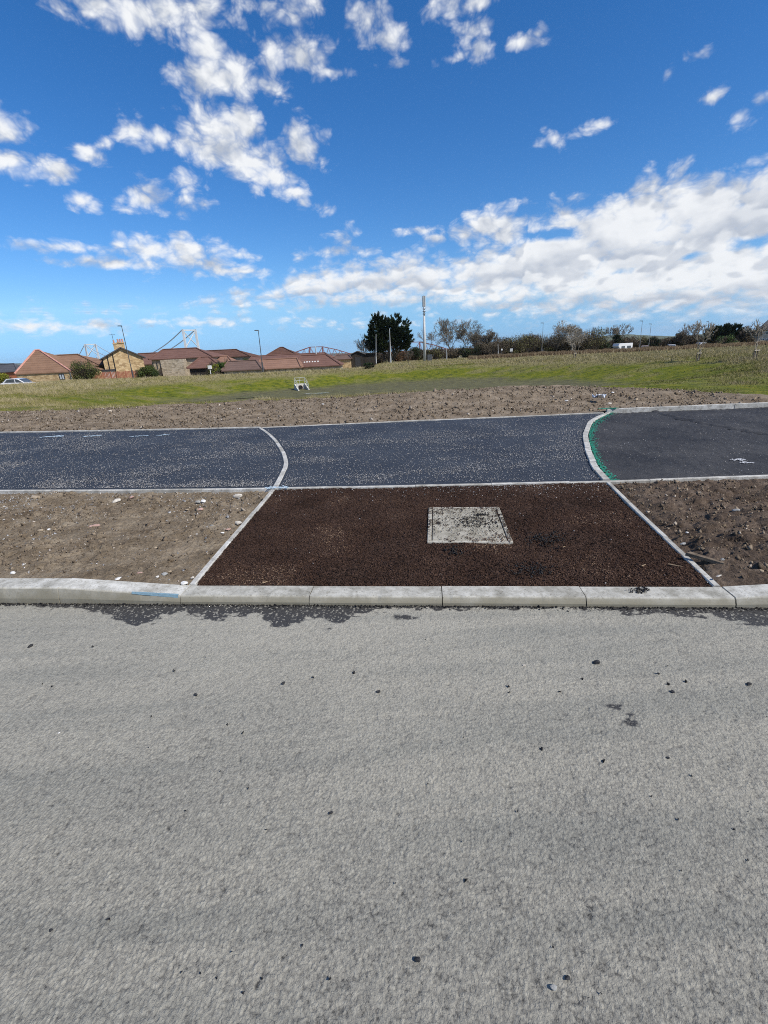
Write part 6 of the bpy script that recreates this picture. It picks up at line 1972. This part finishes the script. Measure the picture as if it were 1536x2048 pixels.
# ------------------------------------------------------------------ vehicles
def paint(name, c):
    mt, nt, bs = new_mat(name)
    n_ = noise(nt, 2, 3)
    nt.links.new(ramp(nt, n_, [(0.3, tuple(v * .94 for v in c)), (0.7, c)]), bs.inputs['Base Color'])
    bs.inputs['Roughness'].default_value = 0.3
    bs.inputs['Coat Weight'].default_value = 0.5
    return mt
RUBBER = simple('tyre_rubber', (0.015, 0.015, 0.015), (0.025, 0.025, 0.025), 8, 0.85)
ALLOY = simple('wheel_rim', (0.35, 0.35, 0.36), (0.5, 0.5, 0.5), 8, 0.35, 0, metal=.6)
LAMPW = simple('headlamp_glass', (0.6, 0.62, 0.65), (0.75, 0.77, 0.8), 5, 0.15, 0)
LAMPR = simple('tail_lamp', (0.25, 0.01, 0.01), (0.35, 0.02, 0.02), 5, 0.3, 0)
def vehicle(name, px, py_b, D, label, cat, colour, L=4.2, W=1.75, kind='car', rz=0.0, base_z=None):
    p = at(px, py_b, D)
    z = p[2] if base_z is None else base_z
    t = thing(name, (p[0], p[1], z), label, cat, 'vehicles', rz=rz)
    body = paint(name + '_paint', colour)
    h = L / 2
    if kind == 'car':
        low = [(-h, .35), (h, .32), (h, .62), (h * .92, .74), (h * .48, .88), (-h * .92, .95), (-h, .8)]
        cab = [(-h * .88, .94), (h * .50, .88), (h * .16, 1.38), (-h * .10, 1.46), (-h * .55, 1.43)]
        wz = .32
    else:
        low = [(-h, .40), (h, .40), (h, .9), (h * .80, 1.10), (-h, 1.10)]
        cab = [(-h, 1.10), (h * .80, 1.10), (h * .52, 1.75), (h * .66, 2.10), (h * .55, 2.72), (-h, 2.72)]
        wz = .36
    MB().prism([(x_, -W / 2, z_) for x_, z_ in low], (0, W, 0)).build('body', body, t, bevel=.04)
    MB().prism([(x_, -W / 2 + .10, z_ + .002) for x_, z_ in cab], (0, W - .2, 0)).build('cabin', body, t, bevel=.04)
    for sy in (-1, 1):
        y0 = sy * (W / 2 - .10)
        y1 = sy * (W / 2 - .085)
        if kind == 'car':
            wins = [[(-h * .02, .96), (h * .40, .93), (h * .14, 1.30), (-h * .02, 1.38)], [(-h * .08, .96), (-h * .08, 1.38), (-h * .5, 1.36), (-h * .72, .99)]]
        else:
            wins = [[(h * .50, 1.2), (h * .74, 1.18), (h * .54, 1.68), (h * .46, 1.7)], [(-h * .1, 1.5), (h * .3, 1.5), (h * .3, 2.1), (-h * .1, 2.1)], [(-h * .8, 1.5), (-h * .35, 1.5), (-h * .35, 2.1), (-h * .8, 2.1)]]
        for wq in wins:
            MB().prism([(x_, y0, z_) for x_, z_ in wq], (0, y1 - y0, 0)).build('side_window', GLASS, t)
        for x_ in (-h * .62, h * .62):
            w_ = MB().tube((x_, sy * (W / 2 - .2), wz), (x_, sy * (W / 2 + .01), wz), wz, n=14).build('wheel', RUBBER, t)
            MB().tube((x_, sy * (W / 2 + .005), wz), (x_, sy * (W / 2 + .022), wz), wz * .62, n=12).build('rim', ALLOY, w_)
        MB().box(h - .06, h + .012, sy * (W / 2 - .28) - .14, sy * (W / 2 - .28) + .14, .56, .70).build('headlight', LAMPW, t)
        MB().box(-h - .012, -h + .05, sy * (W / 2 - .2) - .1, sy * (W / 2 - .2) + .1, .60, .80).build('tail_light', LAMPR, t)
    if kind == 'car':
        a, b, c, d = (h * .47, .93), (h * .18, 1.37), (-h * .60, 1.38), (-h * .85, .98)
        for (q0, q1, nm) in ((a, b, 'windscreen'), (d, c, 'rear_window')):
            dx = .02 if nm == 'windscreen' else -.02
            MB().hexa([(q0[0], -W / 2 + .18, q0[1]), (q0[0], W / 2 - .18, q0[1]), (q1[0], W / 2 - .22, q1[1]), (q1[0], -W / 2 + .22, q1[1]),
                       (q0[0] + dx * 2, -W / 2 + .18, q0[1] + .02), (q0[0] + dx * 2, W / 2 - .18, q0[1] + .02), (q1[0] + dx * 2, W / 2 - .22, q1[1] + .02), (q1[0] + dx * 2, -W / 2 + .22, q1[1] + .02)]).build(nm, GLASS, t)
    else:
        MB().hexa([(h * .80, -W / 2 + .16, 1.14), (h * .80, W / 2 - .16, 1.14), (h * .54, W / 2 - .18, 1.73), (h * .54, -W / 2 + .18, 1.73),
                   (h * .83, -W / 2 + .16, 1.15), (h * .83, W / 2 - .16, 1.15), (h * .57, W / 2 - .18, 1.74), (h * .57, -W / 2 + .18, 1.74)]).build('windscreen', GLASS, t)
    return t
q = at(41, 767, 60)
vehicle('parked_car', 41, 764, 62, 'white parked car behind the grassy bank at the far left', 'car', (0.72, 0.72, 0.72), L=4.2, base_z=at(41, 756, 62)[2] - 1.46)
vehicle('parked_car', 152, 760, 72.5, 'silver parked car between bungalow and orange fence', 'car', (0.42, 0.44, 0.46), L=4.2, rz=R(95), base_z=at(152, 746, 72)[2] - 1.46)
vehicle('camper_van', 1241, 700, 118, 'white and blue camper van parked behind the young hedge', 'van', (0.68, 0.69, 0.70), L=5.6, W=2.1, kind='van', rz=R(200), base_z=at(1240, 687, 118)[2] - 2.70)
vehicle('parked_car', 1289, 699, 122, 'pale pinkish parked car right of the camper van', 'car', (0.55, 0.42, 0.40), L=4.1, rz=R(60), base_z=at(1289, 691, 122)[2] - 1.46)
vehicle('parked_car', 1340, 697, 124, 'white parked car left of the narrow dark evergreen', 'car', (0.74, 0.74, 0.74), L=4.1, rz=R(75), base_z=at(1340, 689, 124)[2] - 1.46)
vehicle('parked_car', 1404, 692, 122, 'light grey parked car below the distant lamp posts', 'car', (0.50, 0.51, 0.52), L=4.2, rz=R(20), base_z=at(1404, 684.5, 122)[2] - 1.46)
# ------------------------------------------------------------------ the two bridges
BR_W = simple('pale_grey_bridge_steel', (0.50, 0.52, 0.53), (0.60, 0.62, 0.63), .05, 0.6, 0)
BR_R = simple('red_oxide_steel', (0.17, 0.05, 0.035), (0.24, 0.075, 0.055), .05, 0.7, 0)
SEA = -72.0
A1, A2 = at(378, 659, 1515), at(180, 688, 2270)
axis_ = np.array([A2[0] - A1[0], A2[1] - A1[1]])
axis_ /= np.linalg.norm(axis_)
perp = np.array([axis_[1], -axis_[0]])
sus = thing('suspension_bridge', (A1[0], A1[1], SEA), 'distant pale suspension bridge with two tall towers', 'bridge')
def SL(P, along=0.0, across=0.0, z=None):
    return (P[0] + axis_[0] * along + perp[0] * across - A1[0], P[1] + axis_[1] * along + perp[1] * across - A1[1], (P[2] if z is None else z) - SEA)
deck_z = -16.0
for P, wd in ((A1, 19.5), (A2, 22)):
    ztop = P[2]
    tw = MB()
    for s_ in (-1, 1):
        tw.tube(SL(P, 0, s_ * wd * 1.12, SEA), SL(P, 0, s_ * wd, ztop), 4.8, 4.0, n=4)
    tw = tw.build('tower', BR_W, sus)
    for z_ in (ztop - 2, deck_z - 5):
        MB().tube(SL(P, 0, -wd, z_), SL(P, 0, wd, z_), 2.6, n=4).build('cross_beam', BR_W, tw)
    zs = np.linspace(deck_z, ztop - 4, 3)
    for z0_, z1_ in zip(zs, zs[1:]):
        for s_ in (-1, 1):
            MB().tube(SL(P, 0, -s_ * wd, z0_), SL(P, 0, s_ * wd, z1_), 1.5, n=4).build('cross_brace', BR_W, tw)
span = float(np.hypot(A2[0] - A1[0], A2[1] - A1[1]))
for s_ in (-1, 1):
    cb = MB()
    N = 40
    pts = []
    for i in range(N + 1):
        k_ = i / N
        zt = A1[2] * (1 - k_) + A2[2] * k_ - 4 * 78 * k_ * (1 - k_)
        pts.append(SL(A1, k_ * span, s_ * 20.5, zt))
    for i in range(1, 9):
        k_ = i / 8
        pts.append(SL(A2, k_ * 400, s_ * 22, A2[2] * (1 - k_) + deck_z * k_ - 4 * 10 * k_ * (1 - k_)))
    for a_, b_ in zip(pts, pts[1:]):
        cb.tube(a_, b_, 1.5, n=4, cap=False)
    cb.build('main_cable', BR_W, sus)
dk = MB()
pA, pB = -320.0, span + 420
dk.hexa([SL(A1, pA, -17, deck_z - 6), SL(A1, pB, -17, deck_z - 6), SL(A1, pB, 17, deck_z - 6), SL(A1, pA, 17, deck_z - 6), SL(A1, pA, -17, deck_z), SL(A1, pB, -17, deck_z), SL(A1, pB, 17, deck_z), SL(A1, pA, 17, deck_z)])
dk.build('deck', BR_W, sus)
# cantilever rail bridge
DC = 2730.0
can = thing('cantilever_bridge', (0, DC, SEA), 'distant red cantilever railway bridge with humped trusses', 'bridge')
def CL(px, py, dy=0.0):
    q = at(px, py, DC)
    return (q[0], dy, q[2] - SEA)
for ctr in (632.5, 826.5, 438.5):
    off_y = -(ctr - 632.5) * 0.0489
    hump = thing('truss', (0, 0, 0))
    hump.parent = can
    for dy in (-14, 14):
        C_ = lambda x_, y_: CL(ctr + x_, y_ + off_y - (x_ * 0.0))
        top_ = [(-72, 713), (-46, 706), (-12.5, 694.3), (12.5, 693.4), (40, 699), (70, 708)]
        bot_ = [(-72, 716), (-46, 722), (-14, 738), (14, 738), (40, 722), (70, 712)]
        ch = MB()
        def tb(a, b, r):
            A_, B_ = C_(*a), C_(*b)
            ch.tube((A_[0], A_[1] + dy, A_[2]), (B_[0], B_[1] + dy, B_[2]), r, n=4, cap=False)
        for L_, r in ((top_, 2.6), (bot_, 2.4)):
            for a, b in zip(L_, L_[1:]):
                tb(a, b, r)
        tb((-12.5, 694.3), (-15, 738), 2.6)
        tb((12.5, 693.4), (15, 738), 2.6)
        tb((-12.5, 694.3), (12, 738), 1.2)
        tb((12.5, 693.4), (-12, 738), 1.2)
        # web of the cantilever arms
        xs = [-72, -60, -48, -36, -24, -13]
        ty_ = lambda x_: float(np.interp(x_, [q[0] for q in top_], [q[1] for q in top_]))
        by_ = lambda x_: float(np.interp(x_, [q[0] for q in bot_], [q[1] for q in bot_]))
        for sgn in (-1, 1):
            for a, b in zip(xs, xs[1:]):
                xa, xb = (a, b) if sgn < 0 else (-a, -b)
                tb((xa, by_(xa)), (xb, ty_(xb)), 1.0)
                tb((xa, ty_(xa)), (xb, by_(xb)), 1.0)
        ch.build('truss_side', BR_R, hump)
q0, q1 = CL(360, 724), CL(1000, 693)
MB().hexa([(q0[0], -8, q0[2] - 4), (q1[0], -8, q1[2] - 4), (q1[0], 8, q1[2] - 4), (q0[0], 8, q0[2] - 4), (q0[0], -8, q0[2]), (q1[0], -8, q1[2]), (q1[0], 8, q1[2]), (q0[0], 8, q0[2])]).build('deck', BR_R, can)

# ------------------------------------------------------------------ far hills, firth
def ridge(name, D, prof, mat, label, seed, amp, depth=900, n=160):
    xs = np.linspace(prof[0][0], prof[-1][0], n)
    ys = np.interp(xs, [q[0] for q in prof], [q[1] for q in prof])
    top = np.array([at(x, y, D) for x, y in zip(xs, ys)])
    top[:, 2] += (fbm(xs * 0.05, xs * 0, seed, 4) - .5) * amp
    rows = []
    for k_, (fy, fz) in enumerate(((-depth * .8, 0.0), (-depth * .45, .35), (-depth * .2, .72), (0, 1.0), (depth, .5))):
        r = top.copy()
        r[:, 1] += fy
        r[:, 2] = -75 + (top[:, 2] + 75) * fz + (fbm(xs * .09, xs * 0 + k_, seed + 1, 3) - .5) * amp * .6 * (k_ != 3)
        r[:, 2] = np.maximum(r[:, 2], -74.5)
        rows.append(r)
    V = np.stack(rows, 0).reshape(-1, 3)
    o = big_mesh(name, V, grid_faces(len(rows), n), mat, smooth=True)
    return tag(o, label, kind='structure')
HILL = simple('far_woods_and_fields', (0.045, 0.06, 0.03), (0.12, 0.13, 0.07), .012, 0.95, 0)
ridge('hills', 6500, [(-260, 730), (0, 727), (60, 727), (160, 729), (260, 724), (330, 722), (500, 713), (620, 708), (700, 706), (800, 703), (1000, 696), (1200, 684), (1400, 672), (1800, 655)], HILL, 'low blue hills beyond the firth', 3, 14)
ridge('hills', 2600, [(1120, 690), (1180, 679), (1215, 671), (1260, 668.5), (1300, 671), (1340, 672.5), (1420, 668), (1500, 664), (1640, 657)], HILL, 'wooded rise beyond the field on the right', 7, 5, 500)
w = big_mesh('water', np.array([(-9000, 1150, SEA), (9000, 1150, SEA), (9000, 8800, SEA), (-9000, 8800, SEA)], float), np.array([[0, 1, 2, 3]]), simple('firth_water', (0.02, 0.05, 0.07), (0.03, 0.07, 0.09), .01, 0.15, 0))
tag(w, 'firth under the bridges', kind='structure')

# ------------------------------------------------------------------ haze
mt = bpy.data.materials.new('haze')
mt.use_nodes = True
nt = mt.node_tree
nt.nodes.clear()
out_ = nt.nodes.new('ShaderNodeOutputMaterial')
pv = nt.nodes.new('ShaderNodeVolumePrincipled')
pv.inputs['Color'].default_value = (0.78, 0.88, 1.0, 1)
pv.inputs['Density'].default_value = 0.00005
pv.inputs['Anisotropy'].default_value = 0.2
nt.links.new(pv.outputs[0], out_.inputs['Volume'])
hz_top = 112.0
o = MB().box(-9600, 9600, -420, 9600, -76, hz_top).build('haze', mt)
tag(o, 'thin blue summer haze', kind='stuff')
